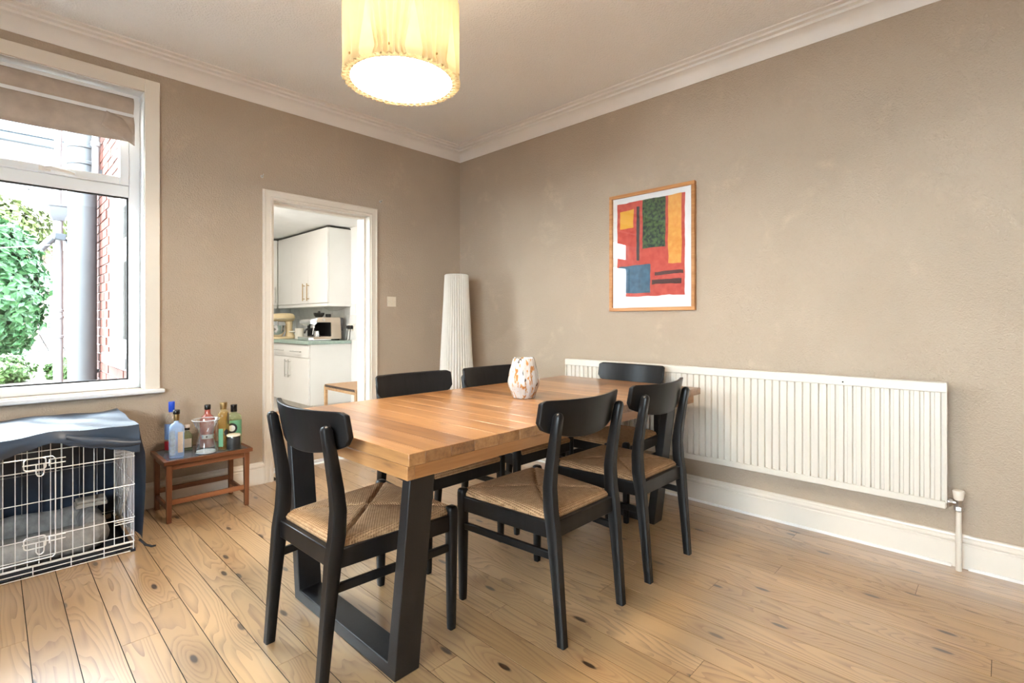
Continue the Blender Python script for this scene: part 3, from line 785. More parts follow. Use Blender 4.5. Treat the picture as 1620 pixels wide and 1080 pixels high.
for lx in (.022, SW-.022-.014): MB().box(lx, lx+.014, .0435, SD-.0435, .066, .094).build('stretcher', M['teak_z'], st, bevel=.001)

def patch(rx, ry, a0, a1, z0, z1, mask=None, n=20, m=14, c=(0,0), sup=2.0):
    """curved label on an elliptical (super-elliptical) body"""
    mb = MB()
    def pt(u, v):
        if mask:   # map unit disc onto the patch
            ang, rad = u*2*math.pi, v
            uu, vv = .5+.5*rad*math.cos(ang), .5+.5*rad*math.sin(ang)
        else: uu, vv = u, v
        a = R(a0 + (a1-a0)*uu); ca, sa = math.cos(a), math.sin(a)
        k = (abs(ca)**sup + abs(sa)**sup)**(-1/sup)
        return (c[0]+rx*k*ca, c[1]+ry*k*sa, z0+(z1-z0)*vv)
    return mb.grid(n, m, pt)
def sup_rings(prof, sup=2.0, n=32, sq=1.0):
    out = []
    for r, z, q in prof:   # q: squareness exponent for this ring
        ring = []
        for j in range(n):
            a = 2*math.pi*j/n; ca, sa = math.cos(a), math.sin(a); k = (abs(ca)**q + abs(sa)**q)**(-1/q)
            ring.append((r*k*ca, r*sq*k*sa, z))
        out.append(ring)
    return out
def bottle(name, label, cat, loc, prof, mt, cap, sq=1.0, rz=0, liquid=None):
    b = thing(name, label, cat, loc, rz, 'bottles on the side table')
    MB().loft(sup_rings(prof, sq=sq)).build('glass', mt, b, smooth=True, auto=55)
    cp, cm = cap
    MB().lathe(cp, (0,0,0), 24).build('cap', cm, b, smooth=True, auto=40)
    if liquid:
        lp, lm = liquid
        MB().loft(sup_rings(lp, sq=sq)).build('liquid', lm, b, smooth=True, auto=55)
    return b
G = SH + .0008
M['blue_glass'] = thin_glass('pale_blue_glass', (.80, .89, .99), 1.6, .05, body=.42, bcol=(.60, .76, .98))
M['frost'] = plain('blue_frosted_print', (.42, .58, .82), .4, var=.25, scale=60)
M['green_glass'] = thin_glass('pale_green_glass', (.82, .92, .76), 1.6, .03, body=.2, bcol=(.5, .62, .40))
M['amber_glass'] = thin_glass('pale_amber_glass', (.95, .90, .74), 1.6, .03, body=.22, bcol=(.78, .60, .26))
M['pink_glass'] = NT('copper_pink_glass').set(Base_Color=(.36, .085, .060), Roughness=.12, Coat_Weight=.5, Specular_IOR_Level=.6).m
M['label_cream'] = plain('cream_paper_label', (.66, .56, .46), .6, var=.08, scale=40)
M['label_white'] = plain('white_paper_label', (.74, .74, .72), .6, var=.03)
M['label_black'] = plain('black_paper_label', (.015, .016, .018), .5)
M['label_green'] = plain('green_paper_label', (.13, .34, .20), .5, var=.1)
M['blue_cap'] = plain('royal_blue_foil', (.012, .065, .50), .35)
M['red_label'] = plain('red_paper_label', (.52, .02, .03), .5)
M['blue_label'] = plain('pale_blue_label', (.20, .36, .72), .5)
M['liq_clear'] = thin_glass('clear_spirit', (.88, .94, 1.0), 1.0)
# faced towards the viewer: camera direction from bottles is about -y with a bit of -x
gin = bottle('gin_bottle', 'pale blue flat-shouldered bottle with cream label and black cap', 'bottle', (.752, 3.455, G),
    [(.030,0,5),(.036,.004,5),(.0375,.012,5),(.0375,.165,5),(.036,.180,4.5),(.026,.192,3),(.0135,.200,2.2),(.012,.215,2)], M['blue_glass'],
    ([(.0135,.213),(.0135,.250),(.0165,.2505),(.0175,.255),(.0175,.272),(.015,.275)], M['blackp']), sq=.78, rz=-12)
MB().lathe([(.0138,.214),(.0142,.217),(.0142,.247),(.0138,.249)], (0,0,0), 20).build('neck_band', M['brass'], gin, smooth=True)
patch(.0382, .0382*.78, -80, -47, .030, .150, sup=5).build('front_label', M['label_cream'], gin)
patch(.0380, .0380*.78, -134, -98, .018, .160, sup=5).build('etched_print', M['frost'], gin)
bv = bottle('vodka_bottle', 'tall clear bottle with royal blue cap behind the pale blue one', 'bottle', (.768, 3.645, G),
    [(.032,0,2),(.038,.004,2),(.038,.175,2),(.034,.195,2),(.022,.215,2),(.0145,.232,2),(.014,.262,2)], M['clear'],
    ([(.0155,.238),(.0160,.240),(.0160,.268),(.0165,.270),(.0165,.298),(.0150,.300)], M['blue_cap']), rz=0)
patch(.0386, .0386, -170, -30, .075, .170).build('blue_label', M['blue_label'], bv)
patch(.0386, .0386, -170, -30, .012, .065).build('red_label', M['red_label'], bv)
sm = bottle('miniature_bottle', 'small clear half-bottle with black and cream stopper in the middle', 'bottle', (.842, 3.610, G),
    [(.024,0,4),(.028,.004,4),(.028,.080,4),(.024,.096,3),(.012,.108,2),(.011,.122,2)], M['green_glass'],
    ([(.013,.118),(.0135,.120),(.0135,.136),(.0150,.137),(.0150,.152),(.0120,.154)], M['label_cream']), sq=.6, rz=-8)
patch(.0138, .0138, 0, 360, .120, .135).build('stopper_band', M['blackp'], sm)
patch(.0285, .0285*.6, -125, -50, .016, .070, sup=4).build('front_label', M['label_cream'], sm)
pk = bottle('pink_gin_bottle', 'coppery pink round bottle seen through the glass carafe', 'bottle', (.950, 3.598, G),
    [(.036,0,2),(.043,.004,2),(.044,.050,2),(.044,.150,2),(.042,.172,2),(.034,.190,2),(.021,.202,2),(.0165,.212,2),(.0160,.238,2)], M['pink_glass'],
    ([(.0165,.236),(.0180,.240),(.0180,.262),(.0150,.266)], M['blackp']), rz=0)
patch(.0446, .0446, -150, -48, .058, .084).build('neck_label', M['label_white'], pk)
patch(.0452, .0452, -146, -136, .062, .080).build('letter_block', M['frost'], pk)
patch(.0452, .0452, -118, -104, .064, .078, mask=1).build('letter_block', M['label_black'], pk)
gd = bottle('liqueur_bottle', 'tall slender amber bottle with bronze stopper', 'bottle', (1.004, 3.470, G),
    [(.026,0,2),(.031,.005,2),(.0315,.030,2),(.0320,.160,2),(.0330,.195,2),(.030,.220,2),(.021,.236,2),(.0165,.242,2),(.016,.250,2)], M['amber_glass'],
    ([(.0165,.247),(.0175,.250),(.0215,.284),(.0205,.288),(.0100,.288)], M['brass']), rz=0)
MB().loft(sup_rings([(.0300,.006,2),(.0305,.160,2),(.0300,.200,2),(.0240,.226,2)])).build('liquid', thin_glass('amber_liqueur', (.93, .82, .50), .3), gd, smooth=True)
patch(.0326, .0326, -100, -55, .085, .125, mask=1).build('emblem', M['label_black'], gd)
patch(.0330, .0330, -66, -50, .155, .225).build('seal_strip', M['label_black'], gd)
patch(.0330, .0330, -160, -110, .020, .130).build('side_label', M['label_green'], gd)
gg = bottle('herbal_bottle', 'squat green bottle with black cap and round black-and-white emblem', 'bottle', (1.078, 3.520, G),
    [(.038,0,2),(.044,.005,2),(.0450,.030,2),(.0450,.165,2),(.043,.185,2),(.033,.200,2),(.0175,.208,2),(.0165,.218,2)], M['green_glass'],
    ([(.0180,.215),(.0190,.217),(.0190,.256),(.0180,.260)], M['blackp']), rz=0)
MB().loft(sup_rings([(.043,.006,2),(.0435,.030,2),(.0435,.160,2)])).build('liquid', thin_glass('green_spirit', (.84, .93, .80), .3), gg, smooth=True)
patch(.0456, .0456, -165, -35, .070, .165).build('front_label', M['label_green'], gg)
patch(.0461, .0461, -160, -82, .085, .150, mask=1).build('emblem_ring', M['label_black'], gg)
patch(.0464, .0464, -145, -97, .098, .137, mask=1).build('emblem_disc', M['label_white'], gg)
MB().lathe([(.0195,.218),(.0195,.220)], (0,0,0), 20).build('cap_ring', M['blackp'], gg)
ca = thing('glass_carafe', 'clear waisted glass carafe in front of the pink bottle', 'carafe', (.902, 3.448, G))
cp = [(.052,.002),(.058,.004),(.058,.010),(.050,.050),(.039,.100),(.040,.115),(.050,.150),(.070,.195),(.073,.200)]
MB().lathe(cp + [(r-.002, z+.001) for r, z in cp[::-1]][:-2] + [(.050,.012),(.001,.010)], (0,0,0), 40).build('body', M['clear'], ca, smooth=True, auto=60)
MB().lathe([(.001,.001),(.050,.001),(.053,.004),(.050,.012),(.001,.013)], (0,0,0), 40).build('thick_base', plain('thick_glass_base', (.55, .58, .58), .1, var=.05), ca, smooth=True, auto=60)
MB().tube([(.072*math.cos(2*math.pi*j/40), .072*math.sin(2*math.pi*j/40), .200) for j in range(41)], .0016, 6).build('rim', plain('glass_rim', (.72, .74, .74), .1), ca, smooth=True)
cn = thing('scented_candle', 'black glass candle jar at the end of the side table', 'candle', (1.045, 3.418, G))
MB().lathe([(.030,0),(.036,.002),(.0375,.008),(.0375,.086),(.035,.090),(.034,.086),(.034,.083),(.001,.083)], (0,0,0), 36).build('jar', M['clear'], cn, smooth=True, auto=40)
MB().lathe([(.030,.003),(.0372,.004),(.0380,.010),(.0380,.074),(.0372,.076),(.001,.076)], (0,0,0), 36).build('sleeve', M['label_black'], cn, smooth=True, auto=40)
MB().lathe([(.0378,.082),(.0384,.084),(.0384,.090),(.0370,.092),(.001,.092)], (0,0,0), 36).build('lid', M['candle_wax'], cn, smooth=True, auto=40)

# ================================================================== DOG CRATE
CX0, CX1, CY0, CY1, CZ = -.415, .497, 3.120, 3.700, .615
cr = thing('dog_crate', 'wire dog crate with silver bars under the window', 'dog crate', (0, 0, 0))
rw = .0019
vb = MB().tube([(0,0,.050), (0,0,CZ)], rw, 6).build('bar', M['wire'], cr, loc=(CX1, CY0, 0), smooth=True)
xs = [CX1 - .0385*i for i in range(1, 24)]
for xv in xs: link_copy(vb, cr, (xv, CY0, 0))
for i in range(1, 15): link_copy(vb, cr, (CX1, CY0 + .0387*i, 0))
for i in range(1, 12): link_copy(vb, cr, (CX1 - .077*i, CY1, 0))
for yy in (CY0, CY1): link_copy(vb, cr, (CX0, yy, 0))
hb = MB().tube([(CX0,0,0), (CX1,0,0)], rw*1.15, 6).build('bar', M['wire'], cr, loc=(0, CY0-.004, .005), smooth=True)
for z in (.047, .052, .085, .170, .333, .474, .560, CZ): link_copy(hb, cr, (0, CY0-.004, z))
for z in (.020,): link_copy(hb, cr, (0, CY0-.004, z+.006))
for z in (.05, .333, CZ): link_copy(hb, cr, (0, CY1, z))
sbar = MB().tube([(0,CY0,0), (0,CY1,0)], rw*1.15, 6).build('bar', M['wire'], cr, loc=(CX1+.003, 0, .05), smooth=True)
for z in (.170, .333, .474, CZ): link_copy(sbar, cr, (CX1+.003, 0, z))
shb = MB().tube([(0,0,0), (.077,0,0)], rw, 6).build('bar', M['wire'], cr, loc=(CX1-.077, CY0-.005, .148), smooth=True)
for z in (.160, .489, .505): link_copy(shb, cr, (CX1-.077, CY0-.005, z))
lo = MB().tube([(0,0,.003), (0,0,.052)], rw*1.2, 6).build('bar', M['wire'], cr, loc=(CX1-.002, CY0-.005, 0), smooth=True)
for xv in (.38, .26, .13, -.02, -.16, -.30): link_copy(lo, cr, (xv, CY0-.005, 0))
# door of the crate
drx0, drx1 = -.33, .205
dr = MB().tube([(drx0+.01,CY0-.009,.075),(drx1-.01,CY0-.009,.075),(drx1,CY0-.009,.085),(drx1,CY0-.009,.520),(drx1-.01,CY0-.009,.532),(drx0+.01,CY0-.009,.532),(drx0,CY0-.009,.520),(drx0,CY0-.009,.085),(drx0+.01,CY0-.009,.075)], .0028, 6).build('door_frame', M['wire'], cr, smooth=True)
def rrect(x0, x1, z0, z1, y, r=.012, n=4):
    p = []
    for cx, cz, a0 in ((x1-r, z1-r, 0), (x0+r, z1-r, 90), (x0+r, z0+r, 180), (x1-r, z0+r, 270)):
        for i in range(n+1):
            a = R(a0 + 90*i/n); p.append((cx+r*math.cos(a), y, cz+r*math.sin(a)))
    return p + [p[0]]
for zc in (.485, .135):
    m = MB(); yy = CY0-.016
    m.tube(rrect(.100, .172, zc-.004, zc+.048, yy), .0030, 6)
    m.tube([(.095, yy, zc+.020), (.185, yy, zc+.020)], .0030, 6)
    m.tube([(.140, yy-.003, zc+.020), (.140, yy-.004, zc-.020), (.146, yy-.004, zc-.032), (.156, yy-.004, zc-.034), (.164, yy-.004, zc-.028), (.166, yy-.004, zc-.018), (.166, yy-.003, zc+.020)], .0028, 6)
    m.tube([(.184, yy+.004, zc+.004), (.184, yy+.004, zc+.034), (.198, yy+.004, zc+.034), (.240, yy+.006, zc+.034)], .0024, 6)
    m.tube([(.190, yy+.004, zc+.014), (.240, yy+.006, zc+.014)], .0024, 6)
    m.build('latch', M['wire'], cr, smooth=True)
tr = MB(); tr.box(CX0+.01, CX1-.012, CY0+.012, CY1-.012, .008, .014); tr.box(CX0+.01, CX1-.012, CY0+.010, CY0+.014, .008, .042); tr.box(CX1-.016, CX1-.012, CY0+.012, CY1-.012, .008, .042)
tr.build('tray', M['tray'], cr)
for xf_ in (CX1-.004, CX0+.004): MB().box(xf_-.010, xf_+.010, CY0-.010, CY0+.010, 0, .012).build('foot', M['tray'], cr)

bed = thing('pet_bed', 'grey plush pet bed with raised rim inside the crate', 'pet bed', (0, 0, 0))
bm_ = MB(); bx0, bx1, by0, by1 = CX0+.04, CX1-.075, CY0+.035, CY1-.035
MB().box(bx0+.06, bx1-.06, by0+.06, by1-.06, .0145, .060).build('base_cushion', M['plush'], bed, bevel=.02, seg=3)
path = [(bx0+.06, by0+.055), (bx1-.10, by0+.055), (bx1-.055, by0+.10), (bx1-.055, by1-.10), (bx1-.10, by1-.055), (bx0+.06, by1-.055), (bx0+.055, by1-.1), (bx0+.055, by0+.1), (bx0+.06, by0+.055)]
fine = []
for (a, b), (c, d) in zip(path[:-1], path[1:]):
    for i in range(8): fine.append((a+(c-a)*i/8, b+(d-b)*i/8, .085 + .006*math.sin(i*1.7 + a*9)))
fine.append(fine[0])
b_ = MB().tube([(p[0], p[1], p[2]) for p in fine], .052, 14).build('rim', M['plush'], bed, smooth=True); b_.scale = (1, 1, 1.20); b_.location = (0, 0, -.0135)
tw = thing('folded_towel', 'small beige folded cloth in the back corner of the crate', 'towel', (.385, 3.56, .150))
MB().box(-.075, .06, -.05, .05, .0, .022).build('fold', plain('beige_towel', (.50, .42, .34), .95, bump=.6, bscale=120), tw, bevel=.008, seg=3)
MB().box(-.070, .055, -.048, .045, .0225, .040).build('fold', tw.children[0].data.materials[0], tw, bevel=.008, seg=3)

# fabric cover thrown over the crate
cv = thing('crate_cover', 'navy nylon cover thrown over the wire dog crate', 'cover', (0, 0, 0))
ex0, ex1, ey0, ey1, ez = CX0-.02, CX1+.016, CY0-.026, CY1+.022, CZ+.016
def wob(x, y): return .006*math.sin(9*x+2*y) + .004*math.sin(17*x-11*y+1) + .003*math.sin(31*x+23*y)
ztop = lambda x, y: ez + wob(x, y) + .008*math.sin(3*(x-.1))
MB().grid(48, 30, lambda u, v: (ex0+(ex1-ex0)*u, ey0+(ey1-ey0)*v, ztop(ex0+(ex1-ex0)*u, ey0+(ey1-ey0)*v))).build('top_sheet', M['cover'], cv, smooth=True)
def flap_len(x):
    pts_ = [(-.45, .10), (.0, .085), (.10, .062), (.20, .048), (.27, .070), (.35, .092), (.43, .110), (.52, .135)]
    for (a, la), (b, lb) in zip(pts_[:-1], pts_[1:]):
        if a <= x <= b:
            t = (x-a)/(b-a); t = t*t*(3-2*t); return la + (lb-la)*t
    return .1
def front(u, v):
    x = ex0+(ex1-ex0)*u; z = ztop(x, ey0) - v*flap_len(x)
    y = ey0 - .012*math.sin(math.pi*v*.8)*(1+.6*math.sin(14*x)) - .010*v*math.sin(23*x+3*v) - .004
    return (x, min(y, CY0-.022), z)
MB().grid(60, 10, front).build('front_flap', M['cover'], cv, smooth=True)
def fold(u, v):   # roll of surplus cloth at the front right corner
    x = .24 + .275*u; L = flap_len(x)
    z = ztop(x, ey0) - .012 - .055*u - (.030+.018*math.sin(3*u))*v
    y = ey0 - .020 - .022*math.sin(math.pi*v)*(.5+.5*u) - .006*math.sin(19*x)
    return (x, y, z)
MB().grid(30, 8, fold).build('loose_fold', M['cover'], cv, smooth=True)
def side(u, v):
    y = ey0+(ey1-ey0)*u; zt = ztop(ex1, y); zb = .055 - .045*u
    z = zt + (zb-zt)*v
    x = ex1 + (.012+.060*math.sin(math.pi*min(1, v*1.0))*(.35+.65*u)) * (1 if v > 0 else 0) * min(1, v*4) + .009*math.sin(13*y+4*v)*v
    y2 = y - .030*math.sin(math.pi*v)*(1-u)*0
    return (x, y2, z)
MB().grid(30, 24, side).build('side_drape', M['cover'], cv, smooth=True)
def back(u, v):
    x = ex0+(ex1-ex0)*u; zt = ztop(x, ey1); return (x, ey1 + .008*math.sin(15*x)*v, zt + (.03-zt)*v)
MB().grid(30, 16, back).build('back_drape', M['cover'], cv, smooth=True)
def lside(u, v):
    y = ey0+(ey1-ey0)*u; zt = ztop(ex0, y); return (ex0 - .02*math.sin(math.pi*v), y, zt + (.05-zt)*v)
MB().grid(20, 12, lside).build('side_drape', M['cover'], cv, smooth=True)
MB().tube([(ex1+.004, ey0+.01, .056), (ex1+.030, ey0+.004, .022), (ex1+.052, ey0-.004, .010), (ex1+.070, ey0-.002, .008)], [.006,.006,.006,.004], 8).build('strap', M['tray'], cv, smooth=True)

# ================================================================== KITCHEN
ky0 = YW + WT
KXB, KXU = 2.607, 2.840      # fronts of base and wall units
KE = 5.880                   # end of the cabinet run facing the doorway
struct('floor_kitchen', MB().box(KX0, KX1, ky0+.0005, KY1, -.12, -.004), M['kfloor'], 'pale kitchen floor seen through the doorway')
struct('ceiling_kitchen', MB().box(EXT+.02, KX1+.15, ky0, KY1+.2, KZ, KZ+.15), M['kwall'], 'white kitchen ceiling')
kwr = struct('wall_kitchen_right', MB().box(XW-.010, XW-.0005, ky0, KY1, -.004, KZ), M['kwall'], 'white kitchen wall behind the cabinets')
kwb = struct('wall_kitchen_back', MB().box(EXT+.2, KX1, KY1, KY1+.2, -.12, KZ), M['kwall'], 'white far kitchen wall')
struct('wall_kitchen_front', MB().box(KX0, DX0-.03, ky0, ky0+.006, -.004, KZ).box(DX1+.03, XW-.01, ky0, ky0+.006, -.004, KZ).box(DX0-.03, DX1+.03, ky0, ky0+.006, DZ+.03, KZ), M['kwall'], 'kitchen side of the dividing wall')
# tiles of the splashback
struct_tile = MB().box(0, .006, 0, .146, 0, .146)
t0 = struct_tile.build('tile', M['tile'], kwr, bevel=.0015, seg=1, loc=(XW-.016, KE+.03, .922))
yy = KE - .42
while yy < KY1 - .15:
    for zz in (.922, 1.072, 1.222):
        if not (abs(yy - (KE+.03)) < .01 and zz == .922): link_copy(t0, kwr, (XW-.016, yy, zz))
    yy += .150
xx = XW - .17
for i in range(6):
    for zz in (.922, 1.072, 1.222): link_copy(t0, kwb, (xx + .146, KY1-.0065, zz), (0, 0, R(90)))
    xx -= .150

def bar_handle(mb, p0, p1, outdir, r=.006, off=.030):
    p0, p1, d = Vector(p0), Vector(p1), Vector(outdir)
    a, b = p0 + d*off, p1 + d*off
    mb.tube([tuple(a), tuple(b)], r, 8)
    for t in (.12, .88):
        q = p0.lerp(p1, t); mb.tube([tuple(q), tuple(q + d*off)], r*.8, 8)
    return mb
bc = thing('base_cabinet', 'white kitchen base cabinet with one drawer and two doors', 'cabinet', (0, 0, 0))
BY1 = 6.960
MB().box(KXB+.022, XW-.011, KE, BY1, .150, .872).build('carcass', M['cabinet'], bc, bevel=.001)
MB().box(KXB+.060, XW-.011, KE+.01, BY1, -.004, .150).build('plinth', plain('plinth_board', (.62, .59, .54), .6), bc)
d_ = MB().box(KXB, KXB+.020, KE+.004, BY1-.003, .712, .868).build('drawer', M['cabinet'], bc, bevel=.002)
for a, b in ((6.05, 6.34), (6.57, 6.85)): bar_handle(MB(), (KXB, a, .782), (KXB, b, .782), (-1,0,0)).build('handle', M['brushed'], d_, smooth=True)
ym = 6.424
for a, b, hy in ((KE+.004, ym-.002, ym-.030), (ym+.002, BY1-.003, ym+.075)):
    d_ = MB().box(KXB, KXB+.020, a, b, .155, .706).build('cabinet_door', M['cabinet'], bc, bevel=.002)
    bar_handle(MB(), (KXB, hy, .455), (KXB, hy, .675), (-1,0,0)).build('handle', M['brushed'], d_, smooth=True)
bc2 = thing('base_cabinet', 'white corner base cabinet at the far end of the kitchen', 'cabinet', (0, 0, 0))
MB().box(1.20, XW-.011, BY1+.004, KY1-.002, -.004, .872).build('carcass', M['cabinet'], bc2, bevel=.001)
for a in (1.21, 1.66, 2.11):
    d_ = MB().box(a, a+.440, BY1-.014, BY1+.004, .155, .868).build('cabinet_door', M['cabinet'], bc2, bevel=.002) if a < 2.1 else None
    if d_: bar_handle(MB(), (a+.38, BY1-.014, .6), (a+.38, BY1-.014, .82), (0,-1,0)).build('handle', M['brushed'], d_, smooth=True)
wt = MB(); L_ = [(KXB-.020, KE-.022), (XW-.018, KE-.022), (XW-.018, KY1-.009), (1.18, KY1-.009), (1.18, BY1-.04), (KXB-.020, BY1-.04)]
wt.prism(L_, .873, .913)
tag(wt.build('worktop', M['worktop'], bevel=.006, seg=3), 'sage green kitchen worktop over the base cabinets', 'worktop')
wc = thing('wall_cabinet', 'white wall cabinet with tall doors and brass bar handles', 'cabinet', (0, 0, 0))
UY = 7.40
MB().box(KXU+.022, XW-.0105, KE, UY, 1.372, 2.296).build('carcass', M['cabinet'], wc, bevel=.001)
MB().box(KXU+.004, XW-.0105, KE-.002, UY, 1.334, 1.3715).build('light_pelmet', M['cabinet'], wc, bevel=.003)
MB().box(KXU+.03, XW-.011, KE+.01, UY, 2.2965, 2.312).build('top_gap', M['dark'], wc)
cuts = [KE+.003, 6.419, 6.92, UY-.003]
for i in range(3):
    d_ = MB().box(KXU, KXU+.020, cuts[i]+.0015, cuts[i+1]-.0015, 1.378, 2.294).build('cabinet_door', M['cabinet'], wc, bevel=.002)
    hy = (cuts[1]-.030, cuts[1]+.095, cuts[2]+.095)[i]
    if i < 2: bar_handle(MB(), (KXU, hy, 1.412), (KXU, hy, 1.636), (-1,0,0)).build('handle', M['brass'], d_, smooth=True)
wc2 = thing('wall_cabinet', 'white wall cabinet on the far kitchen wall with steel handles', 'cabinet', (0, 0, 0))
MB().box(1.9, KXU-.001, UY+.022, KY1-.001, 1.334, 2.296).build('carcass', M['cabinet'], wc2, bevel=.001)
for a, b, hx in ((2.36, KXU-.004, 2.795), (1.905, 2.357, 2.31)):
    d_ = MB().box(a, b, UY+.002, UY+.021, 1.378, 2.294).build('cabinet_door', M['cabinet'], wc2, bevel=.002)
    for h_ in (0, -.055): bar_handle(MB(), (hx+h_, UY+.002, 1.412), (hx+h_, UY+.002, 1.636), (0,-1,0)).build('handle', M['brushed'], d_, smooth=True)

# espresso machine (front towards -x)
WZ = .9135
es = thing('espresso_machine', 'steel espresso machine with black bean hopper on the green worktop', 'coffee machine', (2.665, 5.965, WZ))
sidep = [(.045,.018),(.400,.018),(.400,.060),(.385,.275),(.375,.285),(.130,.285),(.105,.280),(.085,.235),(.100,.225),(.255,.225),(.265,.215),(.270,.060),(.262,.050),(.045,.048)]
for y_ in (0, .305):
    MB().prism(sidep, y_, y_+.012, lambda a, b, z: (a, z, b)).build('side_panel', plain('champagne_steel', (.52, .43, .34), .35, metal=.35) if 'champ' not in M else M['champ'], es, bevel=.002)
    M['champ'] = es.children[0].data.materials[0]
MB().box(.270, .385, .012, .305, .02, .270).build('rear_body', M['brushed'], es, bevel=.003)
MB().box(.258, .264, .012, .305, .05, .222).box(.10, .258, .299, .304, .05, .222).build('brew_bay', M['blackp'], es)
MB().box(.345, .425, .004, .313, .120, .283).build('water_tank', plain('smoked_tank', (.10, .10, .11), .15), es, bevel=.008)
MB().box(.11, .38, .012, .305, .270, .284).build('top_tray', M['brushed'], es)
MB().prism([(.085,.235),(.105,.280),(.020,.262),(.000,.240),(.005,.205),(.060,.185),(.095,.215)], .012, .305, lambda a, b, z: (a, z, b)).build('control_head', M['chrome'], es, bevel=.004)
MB().box(-.020, .270, .006, .311, .004, .046).build('drip_tray', M['chrome'], es, bevel=.004)
MB().lathe([(.026,.150),(.030,.155),(.030,.200),(.026,.205)], (.110,.160,0), 20).build('group_head', M['chrome'], es, smooth=True, auto=40)
MB().lathe([(.030,.130),(.032,.134),(.032,.152),(.028,.154)], (.110,.160,0), 20).build('portafilter', M['blackp'], es, smooth=True, auto=40)
MB().tube([(.085,.160,.142), (.030,.150,.140), (.005,.148,.128), (-.004,.148,.090)], [.011,.012,.013,.011], 10).build('portafilter_handle', M['blackp'], es, smooth=True)
MB().tube([(.070,.050,.190), (.060,.045,.140), (.050,.045,.075)], .005, 8).build('steam_wand', M['chrome'], es, smooth=True)
MB().lathe([(.036,.046),(.039,.050),(.037,.090),(.032,.110),(.034,.118),(.001,.112)], (.150,.140,0), 24).build('milk_jug', M['chrome'], es, smooth=True, auto=40)
MB().lathe([(.015,0),(.016,.003),(.014,.006),(.001,.007)], (0,0,0), 20).build('side_dial', M['brushed'], es, smooth=True, loc=(.170, -.0005, .255)).rotation_euler = (R(90), 0, 0)
MB().lathe([(.040,.285),(.052,.300),(.062,.318),(.064,.335),(.060,.338),(.001,.338)], (.160,.110,0), 24).build('bean_hopper', thin_glass('smoked_hopper', (.25,.23,.22), 1.4), es, smooth=True, auto=40)
MB().lathe([(.066,.335),(.066,.342),(.018,.344),(.014,.362),(.001,.364)], (.160,.110,0), 24).build('hopper_lid', M['blackp'], es, smooth=True, auto=40)
MB().lathe([(.030,.286),(.032,.290),(.034,.325),(.030,.328)], (.270,.090,0), 20).build('tamper', M['blackp'], es, smooth=True, auto=40)
for a in (.03, .37): MB().box(a-.015, a+.015, .02, .295, 0, .018).build('foot', M['blackp'], es)

# stand mixer
mx = thing('stand_mixer', 'cream stand mixer with steel bowl at the far end of the worktop', 'mixer', (2.800, 7.050, WZ), 0)
MB().loft([[(cx+rx_*math.cos(2*math.pi*j/24), ry_*math.sin(2*math.pi*j/24), z) for j in range(24)] for cx, rx_, ry_, z in ((-.03,.165,.095,0),(-.03,.168,.098,.008),(-.03,.160,.09,.026),(-.03,.15,.085,.030))]).build('foot', M['cream'], mx, smooth=True, auto=40)
MB().loft([[(cx+rx_*math.cos(2*math.pi*j/24), ry_*math.sin(2*math.pi*j/24), z) for j in range(24)] for cx, rx_, ry_, z in ((.070,.070,.065,.028),(.060,.050,.050,.080),(.055,.042,.045,.140),(.055,.045,.050,.200),(.05,.05,.052,.235))]).build('pedestal', M['cream'], mx, smooth=True, auto=50)
MB().loft([[(x_, r_*1.0*math.cos(2*math.pi*j/24), .285 + r_*1.02*math.sin(2*math.pi*j/24)*(1 if math.sin(2*math.pi*j/24) > 0 else .85)) for j in range(24)] for x_, r_ in ((-.195,.020),(-.185,.042),(-.150,.055),(-.05,.062),(.05,.064),(.100,.058),(.122,.040),(.128,.012))]).build('motor_head', M['cream'], mx, smooth=True, auto=60)
MB().tube([(-.190,0,.285), (-.205,0,.285)], .022, 16).build('hub_cap', M['chrome'], mx, smooth=True, auto=40)
MB().box(-.16, .11, -.066, .066, .268, .274).build('trim_band', M['chrome'], mx, bevel=.002)
MB().lathe([(.045,.030),(.060,.034),(.085,.080),(.100,.130),(.103,.180),(.106,.183),(.101,.178),(.095,.130),(.070,.060),(.001,.045)], (-.100,0,0), 32).build('bowl', M['chrome'], mx, smooth=True, auto=50)
MB().tube([(-.100,0,.235), (-.100,0,.175)], .012, 10).build('beater_shaft', M['chrome'], mx, smooth=True)
jug = thing('white_canister', 'plain white round canister beside the cream mixer', 'canister', (2.905, 6.830, WZ))
MB().lathe([(.054,0),(.058,.004),(.058,.140),(.054,.144),(.001,.144)], (0,0,0), 32).build('body', M['white_cer'], jug, smooth=True, auto=40)
MB().tube([(-.056,0,.100), (-.090,0,.098), (-.140,0,.100)], [.009,.010,.008], 8).build('spout', M['white_cer'], jug, smooth=True)
pm = thing('pepper_mill', 'tall clear mill with steel base behind the white canister', 'pepper mill', (3.030, 6.800, WZ))
MB().lathe([(.026,0),(.027,.004),(.026,.075),(.022,.078)], (0,0,0), 24).build('base', M['brushed'], pm, smooth=True, auto=40)
MB().lathe([(.021,.078),(.022,.084),(.022,.225),(.018,.230)], (0,0,0), 24).build('glass', M['clear'], pm, smooth=True, auto=40)
MB().lathe([(.019,.229),(.020,.240),(.001,.243)], (0,0,0), 24).build('lid', M['brushed'], pm, smooth=True, auto=40)
tg = thing('tall_glass', 'tall clear glass jar standing by the far splashback tiles', 'jar', (3.000, 7.150, WZ))
MB().lathe([(.034,0),(.036,.004),(.036,.270),(.033,.272)], (0,0,0), 24).build('glass', M['clear'], tg, smooth=True, auto=40)
MB().tube([(.0,0,.10), (.002,.0,.30)], .006, 8).build('spoon_handle', M['brushed'], tg, smooth=True)
bo_ = thing('wooden_board', 'small pale wooden board leaning on the splashback', 'board', (3.090, 6.520, WZ))
MB().box(-.012, .012, -.12, .10, 0, .140).build('board', M['cream'], bo_, bevel=.004)
